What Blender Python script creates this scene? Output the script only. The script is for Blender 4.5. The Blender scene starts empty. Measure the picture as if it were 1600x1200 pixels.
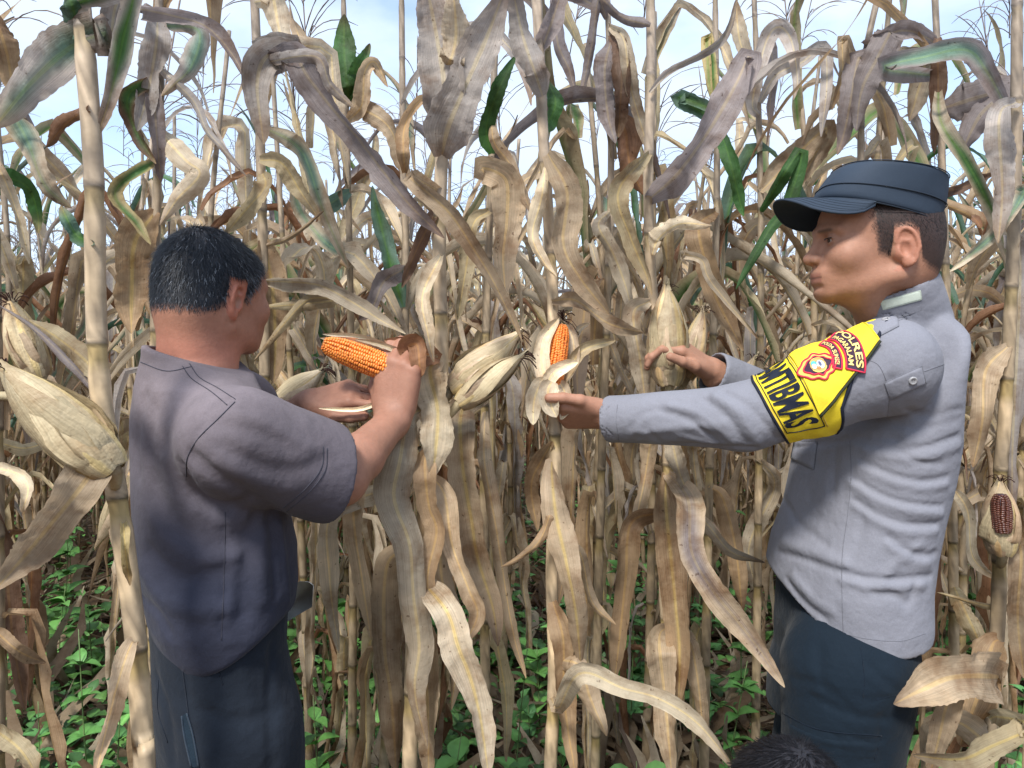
import bpy, math, random
import numpy as np
from mathutils import Vector

random.seed(7)
RNG = np.random.default_rng(7)
PI = math.pi
scene = bpy.context.scene
COL = scene.collection

# ------------------------------------------------------------------ camera
CAM = np.array([0.0, 0.0, 1.34])
PITCH = math.radians(1.98)
FPX = 1155.6                                   # focal length in photo pixels (26 mm on 36 mm, 1600 px wide)
cam_data = bpy.data.cameras.new('camera')
cam_data.lens = 26.0
cam_data.sensor_width = 36.0
cam_data.clip_start = 0.05
cam_data.clip_end = 2000
cam = bpy.data.objects.new('camera', cam_data)
COL.objects.link(cam)
cam.location = CAM
cam.rotation_euler = (math.radians(90) - PITCH, 0, 0)
scene.camera = cam

# ------------------------------------------------------------------ world: bright broken cloud
SUN_EL, SUN_AZ = math.radians(50), math.radians(-158)      # azimuth measured from +Y towards +X
world = bpy.data.worlds.new('World')
scene.world = world
world.use_nodes = True
wn, wl = world.node_tree.nodes, world.node_tree.links
wn.clear()
w_out = wn.new('ShaderNodeOutputWorld')
w_bg = wn.new('ShaderNodeBackground')
w_sky = wn.new('ShaderNodeTexSky')
w_sky.sky_type = 'NISHITA'
w_sky.sun_disc = False
w_sky.sun_elevation = SUN_EL
w_sky.sun_rotation = SUN_AZ
w_bg.inputs['Strength'].default_value = 0.15
w_tc = wn.new('ShaderNodeTexCoord')
w_map = wn.new('ShaderNodeMapping')
w_map.inputs['Scale'].default_value = (1.0, 1.0, 2.2)
w_noise = wn.new('ShaderNodeTexNoise')
w_noise.inputs['Scale'].default_value = 2.6
w_noise.inputs['Detail'].default_value = 7
w_noise.inputs['Roughness'].default_value = 0.55
w_ramp = wn.new('ShaderNodeValToRGB')
w_ramp.color_ramp.elements[0].position = 0.36
w_ramp.color_ramp.elements[1].position = 0.56
w_ramp.color_ramp.elements[0].color = (0.25, 0.25, 0.25, 1)
w_mix = wn.new('ShaderNodeMix')
w_mix.data_type = 'RGBA'
w_mix.inputs[7].default_value = (3.1, 3.65, 4.5, 1)         # cloud radiance before the 0.15 strength
wl.new(w_tc.outputs['Generated'], w_map.inputs['Vector'])
wl.new(w_map.outputs['Vector'], w_noise.inputs['Vector'])
wl.new(w_noise.outputs['Fac'], w_ramp.inputs['Fac'])
wl.new(w_ramp.outputs['Color'], w_mix.inputs[0])
wl.new(w_sky.outputs['Color'], w_mix.inputs[6])
wl.new(w_mix.outputs[2], w_bg.inputs['Color'])
wl.new(w_bg.outputs['Background'], w_out.inputs['Surface'])

# ------------------------------------------------------------------ sun through thin cloud
sun_data = bpy.data.lights.new('sun', 'SUN')
sun_data.energy = 2.6
sun_data.angle = math.radians(12)
sun_data.color = (1.0, 0.96, 0.9)
sun = bpy.data.objects.new('sun', sun_data)
COL.objects.link(sun)
_sd = Vector((math.sin(SUN_AZ) * math.cos(SUN_EL), math.cos(SUN_AZ) * math.cos(SUN_EL), math.sin(SUN_EL)))
sun.rotation_euler = (-_sd).to_track_quat('-Z', 'Y').to_euler()

scene.view_settings.view_transform = 'Standard'
scene.view_settings.look = 'None'
scene.view_settings.exposure = 1.0
scene.view_settings.gamma = 1
scene.view_settings.use_curve_mapping = False
scene.cycles.max_bounces = 6
scene.cycles.diffuse_bounces = 4
scene.cycles.transparent_max_bounces = 6

# ------------------------------------------------------------------ helpers
def A(*v):
    return np.array(v, dtype=np.float64)

def P(px, py, Y):
    """world point seen at photo pixel (px, py) on the plane y = Y"""
    u, v = (px - 800) / FPX, (600 - py) / FPX
    d = A(u, math.cos(PITCH) + v * math.sin(PITCH), -math.sin(PITCH) + v * math.cos(PITCH))
    return CAM + d * (Y / d[1])

def rays(pts):
    pts = np.asarray(pts, float)
    u, v = (pts[:, 0] - 800) / FPX, (600 - pts[:, 1]) / FPX
    d = np.stack([u, math.cos(PITCH) + v * math.sin(PITCH), -math.sin(PITCH) + v * math.cos(PITCH)], 1)
    return d / np.linalg.norm(d, axis=1)[:, None]

def unit(v):
    v = np.asarray(v, float)
    n = np.linalg.norm(v, axis=-1, keepdims=True)
    return v / np.maximum(n, 1e-9)

def make_mesh(name, verts, quads=None, tris=None, mat=None, smooth=True, uv=None, col=None):
    """mesh from numpy arrays; quads (n,4) and/or tris (m,3); col = per-vertex rgb"""
    me = bpy.data.meshes.new(name)
    verts = np.ascontiguousarray(verts, dtype=np.float32)
    me.vertices.add(len(verts))
    me.vertices.foreach_set('co', verts.ravel())
    parts, starts, n = [], [], 0
    for f in (quads, tris):
        if f is not None and len(f):
            f = np.asarray(f, dtype=np.int32)
            k = f.shape[1]
            starts.append(n + np.arange(len(f), dtype=np.int32) * k)
            parts.append(f.ravel())
            n += f.size
    idx = np.concatenate(parts)
    st = np.concatenate(starts)
    me.loops.add(len(idx))
    me.loops.foreach_set('vertex_index', idx)
    me.polygons.add(len(st))
    me.polygons.foreach_set('loop_start', st)
    me.update(calc_edges=True)
    if smooth:
        me.polygons.foreach_set('use_smooth', np.ones(len(st), dtype=bool))
    if uv is not None:
        l = me.uv_layers.new(name='UVMap')
        l.data.foreach_set('uv', np.asarray(uv, dtype=np.float32)[idx].ravel())
    if col is not None:
        c = np.ones((len(verts), 4), dtype=np.float32)
        c[:, :3] = col
        a = me.color_attributes.new('col', 'FLOAT_COLOR', 'POINT')
        a.data.foreach_set('color', c.ravel())
    if mat is not None:
        me.materials.append(mat)
    me.validate()
    return me

def link(name, me, parent=None, loc=None):
    o = bpy.data.objects.new(name, me)
    COL.objects.link(o)
    if loc is not None:
        o.location = loc
    if parent is not None:
        o.parent = parent
    return o

def tag(o, label=None, cat=None, group=None, kind=None):
    if label: o['label'] = label
    if cat: o['category'] = cat
    if group: o['group'] = group
    if kind: o['kind'] = kind
    return o

def empty(name, loc=(0, 0, 0), rz=0.0):
    o = bpy.data.objects.new(name, None)
    COL.objects.link(o)
    o.location = loc
    o.rotation_euler = (0, 0, rz)
    o.empty_display_size = 0.1
    return o

def child(name, me, root):
    """child whose mesh is given in world coordinates, parented to a root standing at its own place"""
    o = link(name, me, root)
    m = root
    off = Vector((0, 0, 0))
    while m is not None:
        off += Vector(m.location)
        m = m.parent
    o.location = -off
    return o

def catmull(pts, n):
    """resample control rows (k, d) to n rows with a Catmull-Rom spline, even in arc length of the first 3 columns"""
    pts = np.asarray(pts, float)
    if len(pts) == 2:
        t = np.linspace(0, 1, n)[:, None]
        return pts[0] * (1 - t) + pts[1] * t
    p = np.vstack([2 * pts[0] - pts[1], pts, 2 * pts[-1] - pts[-2]])
    out = []
    for i in range(1, len(p) - 2):
        t = np.linspace(0, 1, 13)[:-1, None]
        a, b, c, d = p[i - 1], p[i], p[i + 1], p[i + 2]
        out.append(.5 * ((2 * b) + (-a + c) * t + (2 * a - 5 * b + 4 * c - d) * t ** 2 + (-a + 3 * b - 3 * c + d) * t ** 3))
    out.append(pts[-1][None])
    q = np.vstack(out)
    s = np.r_[0, np.cumsum(np.linalg.norm(np.diff(q[:, :3], axis=0), axis=1))]
    ss = np.linspace(0, s[-1], n)
    return np.stack([np.interp(ss, s, q[:, j]) for j in range(q.shape[1])], 1)

def frames(pts):
    t = np.gradient(pts, axis=0)
    t = unit(t)
    up = A(0, 0, 1) if abs(t[0][2]) < .9 else A(1, 0, 0)
    n = unit(np.cross(t[0], up))
    N = []
    for i in range(len(pts)):
        n = unit(n - t[i] * np.dot(n, t[i]))
        N.append(n)
    N = np.array(N)
    return t, N, np.cross(t, N)

def tube(pts, rad, sides=8, cap=True):
    """swept tube; returns verts, quads"""
    pts = np.asarray(pts, float)
    rad = np.broadcast_to(np.asarray(rad, float), (len(pts),))
    t, N, B = frames(pts)
    a = np.arange(sides) / sides * 2 * PI
    V = pts[:, None] + rad[:, None, None] * (np.cos(a)[None, :, None] * N[:, None] + np.sin(a)[None, :, None] * B[:, None])
    V = V.reshape(-1, 3)
    i = np.arange(len(pts) - 1)[:, None] * sides
    j = np.arange(sides)[None]
    j2 = (j + 1) % sides
    Q = np.stack([i + j, i + sides + j, i + sides + j2, i + j2], -1).reshape(-1, 4)[:, ::-1]
    if cap:
        n = len(V)
        V = np.vstack([V, pts[0], pts[-1]])
        m = (len(pts) - 1) * sides
        c0 = np.array([[n, (k + 1) % sides, k, k] for k in range(sides)])
        c1 = np.array([[n + 1, m + k, m + (k + 1) % sides, m + (k + 1) % sides] for k in range(sides)])
        return V, Q, np.vstack([c0[:, :3], c1[:, :3]])
    return V, Q, np.zeros((0, 3), int)

class Geo:
    """collects pieces into one mesh"""
    def __init__(s): s.v, s.q, s.t, s.uv, s.c, s.n = [], [], [], [], [], 0
    def add(s, v, q=None, t=None, uv=None, col=None):
        v = np.asarray(v, float)
        s.v.append(v)
        if q is not None and len(q): s.q.append(np.asarray(q) + s.n)
        if t is not None and len(t): s.t.append(np.asarray(t) + s.n)
        s.uv.append(uv if uv is not None else np.zeros((len(v), 2)))
        c = np.ones((len(v), 3)) * (np.asarray(col, float) if col is not None else 1.0)
        s.c.append(c)
        s.n += len(v)
        return s
    def tube(s, pts, rad, sides=8, col=None):
        v, q, t = tube(pts, rad, sides)
        return s.add(v, q, t, col=col)
    def mesh(s, name, mat, smooth=True):
        return make_mesh(name, np.vstack(s.v), np.vstack(s.q) if s.q else None, np.vstack(s.t) if s.t else None,
                         mat, smooth, np.vstack(s.uv), np.vstack(s.c))

# ------------------------------------------------------------------ materials
def material(name, rough=.7, spec=.3, col_attr=True, base=(1, 1, 1), noise=None, bump=None, sss=0, sheen=0, metal=0,
             transl=0, obj_rand=0.0):
    """noise = (scale, amount), bump = (scale, strength, distance)"""
    m = bpy.data.materials.new(name)
    m.use_nodes = True
    n, l = m.node_tree.nodes, m.node_tree.links
    b = n['Principled BSDF']
    b.inputs['Roughness'].default_value = rough
    b.inputs['Specular IOR Level'].default_value = spec
    b.inputs['Metallic'].default_value = metal
    if sheen: b.inputs['Sheen Weight'].default_value = sheen
    if sss:
        b.inputs['Subsurface Weight'].default_value = sss
        b.inputs['Subsurface Radius'].default_value = (1.0, .35, .2)
        b.inputs['Subsurface Scale'].default_value = .008
    tc = n.new('ShaderNodeTexCoord')
    src = None
    if col_attr:
        a = n.new('ShaderNodeAttribute'); a.attribute_name = 'col'
        src = a.outputs['Color']
    else:
        r = n.new('ShaderNodeRGB'); r.outputs[0].default_value = (*base, 1)
        src = r.outputs[0]
    for sc, amt in (noise or []):
        t = n.new('ShaderNodeTexNoise'); t.inputs['Scale'].default_value = sc; t.inputs['Detail'].default_value = 4
        l.new(tc.outputs['Object'], t.inputs['Vector'])
        mr = n.new('ShaderNodeMapRange')
        mr.inputs[1].default_value = .3; mr.inputs[2].default_value = .7
        mr.inputs[3].default_value = 1 - amt; mr.inputs[4].default_value = 1 + amt
        l.new(t.outputs['Fac'], mr.inputs[0])
        vm = n.new('ShaderNodeVectorMath'); vm.operation = 'SCALE'
        l.new(src, vm.inputs[0]); l.new(mr.outputs[0], vm.inputs['Scale'])
        src = vm.outputs[0]
    l.new(src, b.inputs['Base Color'])
    prev = None
    for sc, st, dist in (bump or []):
        t = n.new('ShaderNodeTexNoise'); t.inputs['Scale'].default_value = sc; t.inputs['Detail'].default_value = 3
        l.new(tc.outputs['Object'], t.inputs['Vector'])
        bp = n.new('ShaderNodeBump'); bp.inputs['Strength'].default_value = st; bp.inputs['Distance'].default_value = dist
        l.new(t.outputs['Fac'], bp.inputs['Height'])
        if prev: l.new(prev, bp.inputs['Normal'])
        prev = bp.outputs[0]
    if prev: l.new(prev, b.inputs['Normal'])
    return m

M = {}
M['skin'] = material('skin', .56, .3, noise=[(14, .06), (110, .07)], bump=[(300, .45, .001), (60, .15, .002)], sss=.07)
M['hair'] = material('hair', .5, .25)
M['cloth'] = material('cloth', .85, .15, noise=[(9, .05), (420, .06)], bump=[(700, .4, .0006), (24, .5, .010), (70, .3, .003)], sheen=.05)
M['worn_cloth'] = material('worn_cloth', .9, .1, noise=[(7, .13), (45, .06), (500, .08)], bump=[(600, .45, .0008), (18, .5, .012), (60, .35, .004)], sheen=.05)
M['cap_cloth'] = material('cap_cloth', .72, .25, noise=[(10, .06), (500, .05)], bump=[(900, .3, .0005), (30, .3, .003)])
M['patch'] = material('patch', .75, .2, noise=[(30, .05), (300, .05)], bump=[(600, .35, .0006), (60, .3, .0015)])
M['thread'] = material('thread', .7, .2, bump=[(900, .3, .0004)])
M['plastic'] = material('plastic', .35, .5)
M['eye'] = material('eye', .12, .6)
M['steel'] = material('steel', .45, .5, col_attr=False, base=(.60, .61, .58), noise=[(30, .2)], metal=.15, bump=[(80, .1, .001)])
M['wood'] = material('wood', .6, .3, col_attr=False, base=(.16, .09, .045), noise=[(30, .2)])
# ------------------------------------------------------------------ signed-distance modelling (people and clothes)
def d_cone(a, b, r1, r2):
    a, b = np.asarray(a, float), np.asarray(b, float)
    ba = b - a
    L2 = max(np.dot(ba, ba), 1e-12)
    def f(p):
        q = p - a
        h = np.clip((q @ ba) / L2, 0, 1)
        return np.linalg.norm(q - h[:, None] * ba, axis=1) - (r1 + (r2 - r1) * h)
    return f

def d_ell(c, R, F=None):
    c, R = np.asarray(c, float), np.asarray(R, float)
    def f(p):
        q = p - c
        if F is not None: q = q @ F.T
        k0 = np.linalg.norm(q / R, axis=1)
        k1 = np.linalg.norm(q / R ** 2, axis=1)
        return np.where(k1 > 1e-6, k0 * (k0 - 1) / np.maximum(k1, 1e-6), -R.min())
    return f

def d_loft(levels, yaw):
    """levels: rows (z, cx, cy, rx, ry) from top to bottom; ellipse axes turned by yaw"""
    L = np.array(sorted(levels, key=lambda r: r[0]), float)
    c, s = math.cos(yaw), math.sin(yaw)
    e = 2.35
    def f(p):
        z = p[:, 2]
        cx, cy, rx, ry = (np.interp(z, L[:, 0], L[:, k]) for k in (1, 2, 3, 4))
        x, y = p[:, 0] - cx, p[:, 1] - cy
        u, v = (x * c + y * s) / rx, (-x * s + y * c) / ry
        k0 = (np.abs(u) ** e + np.abs(v) ** e) ** (1 / e)
        rr = np.hypot(x, y)
        rad = rr / np.maximum(k0, 1e-4)
        d = rr - rad
        d = np.where(k0 < 1e-3, -np.minimum(rx, ry), d)
        dz = np.maximum(L[0, 0] - z, z - L[-1, 0])
        return np.where(dz > 0, np.hypot(np.maximum(d, 0), dz), np.maximum(d, dz))
    return f

def d_plane(pt, n):
    pt, n = np.asarray(pt, float), unit(n)
    return lambda p: (p - pt) @ n

def d_poly(pts, r, r2=None):
    pts = np.asarray(pts, float)
    n = len(pts)
    rr = np.linspace(r, r if r2 is None else r2, n)
    fs = [d_cone(pts[i], pts[i + 1], rr[i], rr[i + 1]) for i in range(n - 1)]
    def f(p):
        d = fs[0](p)
        for g in fs[1:]: d = np.minimum(d, g(p))
        return d
    return f

class SDF:
    def __init__(s): s.p = []
    def u(s, f, k=.01): s.p.append((f, 'u', k)); return s
    def cut(s, f, k=.002): s.p.append((f, 's', k)); return s        # remove the inside of f
    def keep(s, f, k=.002): s.p.append((f, 'i', k)); return s       # keep only the inside of f
    def crease(s, pts, r, amp):                                       # amp > 0 carves a valley, < 0 raises a ridge
        s.p.append((d_poly(pts, 0), 'd', (r, amp))); return s
    def disp(s, g): s.p.append((g, 'g', 0)); return s
    def ev(s, p, use=None):
        d = np.full(len(p), 1.0)
        for i, (f, op, k) in enumerate(s.p):
            if use is not None and not use[i]: continue
            v = f(p)
            if op == 'u':
                h = np.clip(.5 + .5 * (v - d) / k, 0, 1)
                h = 1 - h
                d = d * (1 - h) + v * h - k * h * (1 - h)
            elif op == 's':
                h = np.clip(.5 - .5 * (d + v) / k, 0, 1)
                d = d * (1 - h) - v * h + k * h * (1 - h)
            elif op == 'i':
                h = np.clip(.5 + .5 * (d - v) / k, 0, 1)
                d = d * h + v * (1 - h) + k * h * (1 - h)
            elif op == 'd':
                d = d + k[1] * np.exp(-(np.maximum(v, 0) / k[0]) ** 2)
            else:
                d = d + v
        return d
    def relevance(s, C, R):
        D = [None] * len(s.p)
        mu = np.full(len(C), 1e9)
        for i, (f, op, k) in enumerate(s.p):
            if op != 'g': D[i] = f(C)
            if op == 'u': mu = np.minimum(mu, D[i])
        use = np.ones((len(s.p), len(C)), bool)
        for i, (f, op, k) in enumerate(s.p):
            if op == 'u': use[i] = D[i] < mu + 2.4 * R + k
            elif op == 's': use[i] = D[i] < 1.4 * R + k
            elif op == 'i': use[i] = D[i] > -1.4 * R - k
            elif op == 'd': use[i] = D[i] < R * 1.1 + 2.6 * k[0]
        return use
    def grad(s, p):
        e = .0012
        g = np.stack([s.ev(p + A(*(e * np.eye(3)[i]))) - s.ev(p - A(*(e * np.eye(3)[i]))) for i in range(3)], 1)
        return unit(g)
    def march(s, pix, y0=.6, y1=2.2, n=260):
        """first surface point met by the rays through these photo pixels (nan where none)"""
        d = rays(pix)
        ts = np.linspace(y0, y1, n)
        out = np.full((len(d), 3), np.nan)
        for i in range(len(d)):
            q = CAM + d[i] * ts[:, None]
            v = s.ev(q)
            k = np.nonzero(v < 0)[0]
            if len(k):
                k = k[0]
                if k > 0:
                    f = v[k - 1] / (v[k - 1] - v[k])
                    out[i] = q[k - 1] * (1 - f) + q[k] * f
        return out

def surface(S, lo, hi, h, B=12):
    """sparse evaluation on a grid and naive surface nets; returns verts, quads"""
    lo, hi = np.asarray(lo, float), np.asarray(hi, float)
    nb = np.maximum(1, np.ceil((hi - lo) / (h * B)).astype(int))
    dims = nb * B + 1
    V = np.full(dims, 1.0, dtype=np.float32)
    R = .5 * math.sqrt(3) * B * h
    I = np.stack(np.meshgrid(*[np.arange(k) for k in nb], indexing='ij'), -1).reshape(-1, 3)
    C = lo + (I + .5) * B * h
    use = S.relevance(C, R)
    dc = S.ev(C)
    act = np.abs(dc) < R * 1.6 + .012
    V_in = dc < 0
    g = np.arange(B + 1) * h
    L = np.stack(np.meshgrid(g, g, g, indexing='ij'), -1).reshape(-1, 3)
    for b in np.nonzero(~act & V_in)[0]:
        i, j, k = I[b] * B
        V[i:i + B + 1, j:j + B + 1, k:k + B + 1] = -1
    for b in np.nonzero(act)[0]:
        i, j, k = I[b] * B
        V[i:i + B + 1, j:j + B + 1, k:k + B + 1] = S.ev(lo + I[b] * B * h + L, use[:, b]).reshape(B + 1, B + 1, B + 1)
    s = V < 0
    c = s[:-1, :-1, :-1].astype(np.int8)
    tot = np.zeros_like(c)
    offs = [(a, b_, c_) for a in (0, 1) for b_ in (0, 1) for c_ in (0, 1)]
    nx, ny, nz = np.array(V.shape) - 1
    for a, b_, c_ in offs: tot += s[a:a + nx, b_:b_ + ny, c_:c_ + nz]
    cells = np.argwhere((tot > 0) & (tot < 8))
    idx = -np.ones((nx, ny, nz), dtype=np.int32)
    idx[tuple(cells.T)] = np.arange(len(cells))
    val = {o: V[cells[:, 0] + o[0], cells[:, 1] + o[1], cells[:, 2] + o[2]] for o in offs}
    acc = np.zeros((len(cells), 3)); cnt = np.zeros(len(cells))
    for o in offs:
        for ax in range(3):
            if o[ax]: continue
            o2 = tuple(1 if i == ax else o[i] for i in range(3))
            a, b_ = val[o], val[o2]
            m = (a < 0) != (b_ < 0)
            t = np.where(m, a / np.where(m, a - b_, 1), 0)
            p = np.tile(np.array(o, float), (len(cells), 1)); p[:, ax] += t
            acc += p * m[:, None]; cnt += m
    verts = lo + (cells + acc / cnt[:, None]) * h
    quads = []
    for ax in range(3):
        a1, a2 = (ax + 1) % 3, (ax + 2) % 3
        sl0 = [slice(1, None)] * 3; sl0[ax] = slice(0, -1)
        sl1 = list(sl0); sl1[ax] = slice(1, None)
        e0, e1 = s[tuple(sl0)], s[tuple(sl1)]
        # node coordinates of the lower end of each edge
        base = np.array([0 if i == ax else 1 for i in range(3)])
        for flip, mask in ((False, e0 & ~e1), (True, ~e0 & e1)):
            E = np.argwhere(mask) + base
            ok = (E[:, a1] < [nx, ny, nz][a1]) & (E[:, a2] < [nx, ny, nz][a2])
            E = E[ok]
            def at(d1, d2):
                q = E.copy(); q[:, a1] -= d1; q[:, a2] -= d2
                return idx[q[:, 0], q[:, 1], q[:, 2]]
            Q = np.stack([at(1, 1), at(0, 1), at(0, 0), at(1, 0)], 1)
            if flip: Q = Q[:, ::-1]
            quads.append(Q)
    Q = np.vstack(quads)
    Q = Q[(Q >= 0).all(1)]
    return verts, Q

def relax(v, q, it=1, w=.5):
    n = len(v)
    for _ in range(it):
        acc = np.zeros_like(v); cnt = np.zeros(n)
        for a, b in ((0, 1), (1, 2), (2, 3), (3, 0)):
            for x, y in ((q[:, a], q[:, b]), (q[:, b], q[:, a])):
                for k in range(3): acc[:, k] += np.bincount(x, v[y, k], n)
                cnt += np.bincount(x, minlength=n)
        ok = cnt > 0
        v = v.copy()
        v[ok] = v[ok] * (1 - w) + w * acc[ok] / cnt[ok][:, None]
    return v
# ------------------------------------------------------------------ anatomy shared by all figures
def basis(fwd, up=(0, 0, 1)):
    """rows: forward, left, up"""
    f = unit(fwd); u = np.asarray(up, float)
    l = unit(np.cross(u, f)); u = np.cross(f, l)
    return np.stack([f, l, u])

def head_sdf(S, O, F, sc=1.0, ears=(1, -1), slim=1.0):
    """O = point between the ear openings, F = rows forward/left/up"""
    def W(f, l, u): return O + sc * (f * F[0] + l * slim * F[1] + u * F[2])
    def ell(c, r, k, op='u'):
        g = d_ell(W(*c), A(*r) * sc, F)
        (S.u if op == 'u' else S.cut)(g, k * sc)
    def rc(a, b, r1, r2, k): S.u(d_cone(W(*a), W(*b), r1 * sc, r2 * sc), k * sc)
    ell((-.008, 0, .045), (.094, .076, .088), .01)
    ell((.052, 0, .058), (.052, .060, .050), .03)
    ell((.052, 0, -.012), (.058, .058, .066), .03)
    ell((-.045, 0, .0), (.045, .058, .055), .03)
    for s in (1, -1):
        rc((.0, .054 * s, -.040), (.096, .016 * s, -.058), .015, .013, .028)
        ell((.078, .040 * s, -.002), (.024, .024, .022), .025)
        rc((.106, .010 * s, .045), (.088, .046 * s, .044), .0085, .008, .014)
    ell((.0985, 0, -.057), (.018, .021, .016), .016)
    ell((.050, 0, -.052), (.048, .044, .020), .02)
    ell((.088, 0, -.028), (.030, .032, .024), .02)
    for s in (1, -1):
        g = d_ell(W(.112, .030 * s, .028), A(.013, .017, .011) * sc, F); S.cut(g, .014 * sc)
        ell((.0915, .031 * s, .0275), (.0140, .0155, .0128), .003)
        S.cut(d_ell(W(.1055, .031 * s, .0268), A(.0065, .0135, .0030) * sc, F), .0012)
        pl = [W(.099 + .006 * math.cos(a), (.031 + .014 * math.sin(a)) * s, .0262 - .0012 * math.cos(a)) for a in np.linspace(-1.2, 1.35, 6)]
        S.crease(pl, .0016 * sc, .0020 * sc)
        pl = [W(.098 + .006 * math.cos(a), (.031 + .015 * math.sin(a)) * s, .0335 + .001 * math.cos(a)) for a in np.linspace(-1.2, 1.2, 6)]
        S.crease(pl, .0020 * sc, .0014 * sc)
    rc((.108, 0, .031), (.1230, 0, .003), .0075, .0085, .012)
    ell((.1235, 0, .000), (.0125, .0110, .0100), .007)
    for s in (1, -1):
        ell((.1165, .0130 * s, -.002), (.0105, .0075, .0082), .006)
        g = d_ell(W(.121, .0085 * s, -.0105), A(.005, .0035, .004) * sc, F); S.cut(g, .003 * sc)
    ell((.1070, 0, -.0262), (.0130, .026, .0070), .008)
    ell((.1055, 0, -.0405), (.0125, .023, .0070), .008)
    ell((.096, 0, -.034), (.018, .030, .022), .014)
    pl = [W(.1190 - 15 * x ** 2, x, -.0337 - 2.2 * x * x) for x in np.linspace(-.027, .027, 9)]
    S.crease(pl, .0017 * sc, .0026 * sc)
    pl = [W(.117 - 6.6 * x ** 2, x, -.0505) for x in np.linspace(-.018, .018, 5)]
    S.crease(pl, .006 * sc, .003 * sc)
    for s in ears:
        for k in range(2):
            pass
        Fe = basis(F[0] * .88 + F[1] * s * .0 - F[2] * -.0, F[2]) if False else F
        t = math.radians(-10)
        R = np.stack([math.cos(t) * F[0] + math.sin(t) * F[2], F[1], -math.sin(t) * F[0] + math.cos(t) * F[2]])
        yaw = math.radians(22) * s
        f2 = math.cos(yaw) * R[0] - math.sin(yaw) * R[1]; l2 = math.sin(yaw) * R[0] + math.cos(yaw) * R[1]
        R = np.stack([f2, l2, R[2]])
        c = W(-.008, .074 * s, .004)
        S.u(d_ell(c, A(.0165, .0058, .0315) * sc, R), .006 * sc)
        S.u(d_cone(W(.0, .066 * s, -.004), W(.0, .060 * s, .01), .014 * sc, .014 * sc), .008 * sc)
        rim = []
        for a in np.linspace(math.radians(20), math.radians(270), 14):
            x, z = .0165 * math.cos(a), .0295 * math.sin(a) + .001
            if z < -.012: x *= .8
            rim.append(c + sc * (x * R[0] + s * .0040 * R[1] + z * R[2]))
        S.u(d_poly(rim, .0038 * sc, .0034 * sc), .0025 * sc)
        S.u(d_ell(c + sc * (.0045 * R[0] + s * .003 * R[1] - .0245 * R[2]), A(.0085, .0052, .0095) * sc, R), .004 * sc)
        S.cut(d_ell(c + sc * (.0035 * R[0] + s * .0085 * R[1] - .002 * R[2]), A(.0082, .0075, .0125) * sc, R), .004 * sc)
        S.cut(d_ell(c + sc * (-.001 * R[0] + s * .0080 * R[1] + .0165 * R[2]), A(.0085, .0050, .0065) * sc, R), .003 * sc)
        S.u(d_ell(c + sc * (.0135 * R[0] + s * .002 * R[1] - .003 * R[2]), A(.0038, .0042, .0065) * sc, R), .003 * sc)
    return W

def hand_sdf(S, Wp, fwd, pal, thumb, curls, spread=(.10, .03, -.04, -.12), sc=1.0, th=None, k=.006):
    """Wp wrist, fwd = along the palm, pal = out of the palm, thumb = side of the thumb; curls: per finger (mcp, pip, dip) degrees"""
    f = unit(fwd); n = unit(pal - f * np.dot(pal, f)); t = np.cross(f, n)
    if np.dot(t, thumb) < 0: t = -t
    def W(a, b, c): return Wp + sc * (a * f + b * t + c * n)
    # palm: fan of rays with heel and thumb pads
    bases = []
    for i, b in enumerate((.030, .010, -.010, -.028)):
        L = (.088, .092, .088, .080)[i]
        bases.append(W(L, b, 0))
        S.u(d_cone(W(.004, b * .62, .0), W(L - .004, b, 0), .0145 * sc, .0118 * sc), .014 * sc)
    S.u(d_cone(W(.020, .020, .008), W(.058, .030, .010), .0150 * sc, .0125 * sc), .012 * sc)
    S.u(d_cone(W(.020, -.020, .007), W(.060, -.024, .006), .0140 * sc, .0120 * sc), .012 * sc)
    lens = ((.040, .024, .020), (.044, .028, .021), (.040, .026, .020), (.032, .019, .018))
    rads = (.0092, .0094, .0088, .0078)
    tips = []
    for i in range(4):
        a = 0.0
        p = bases[i]
        r = rads[i] * sc
        side = math.sin(spread[i])
        for j in range(3):
            a += math.radians(curls[i][j])
            d = unit(math.cos(a) * f + math.sin(a) * n + side * t)
            q = p + d * lens[i][j] * sc
            S.u(d_cone(p, q, r, r * .90), (.004 if j else .009) * sc)
            if j: S.u(d_ell(p - n * .0006 * math.cos(a), A(1, 1, 1) * r * 1.05), .002)
            S.crease([p + n * r * .9 + t * r * .6, p + n * r * .9 - t * r * .6], .0012, .0007)
            p = q; r *= .90
        tips.append((p, d, r))
    th = th or ((.55, .70, .35), (.80, .45, .30), (.95, .20, .15))
    p = W(.020, .024, .004); r = .0135 * sc
    for j, (a, b, c) in enumerate(th):
        d = unit(a * f + b * t + c * n)
        q = p + d * (.042, .033, .027)[j] * sc
        S.u(d_cone(p, q, r, (.0110, .0100, .0092)[j] * sc), (.012, .005, .004)[j] * sc)
        p = q; r = (.0110, .0103, .0092)[j] * sc
    tips.append((p, d, r))
    return tips, bases

def body_mesh(name, S, zones, colf, mat, parent, proj=True):
    G = Geo()
    for lo, hi, h in zones:
        v, q = surface(S, np.minimum(lo, hi), np.maximum(lo, hi), h)
        if h < .004: v = relax(v, q, 1, .35)
        G.add(v, q, col=colf(v))
    return child(name, G.mesh(name, mat), parent)

def box(pts, m):
    pts = np.asarray(pts)
    return pts.min(0) - m, pts.max(0) + m

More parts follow.
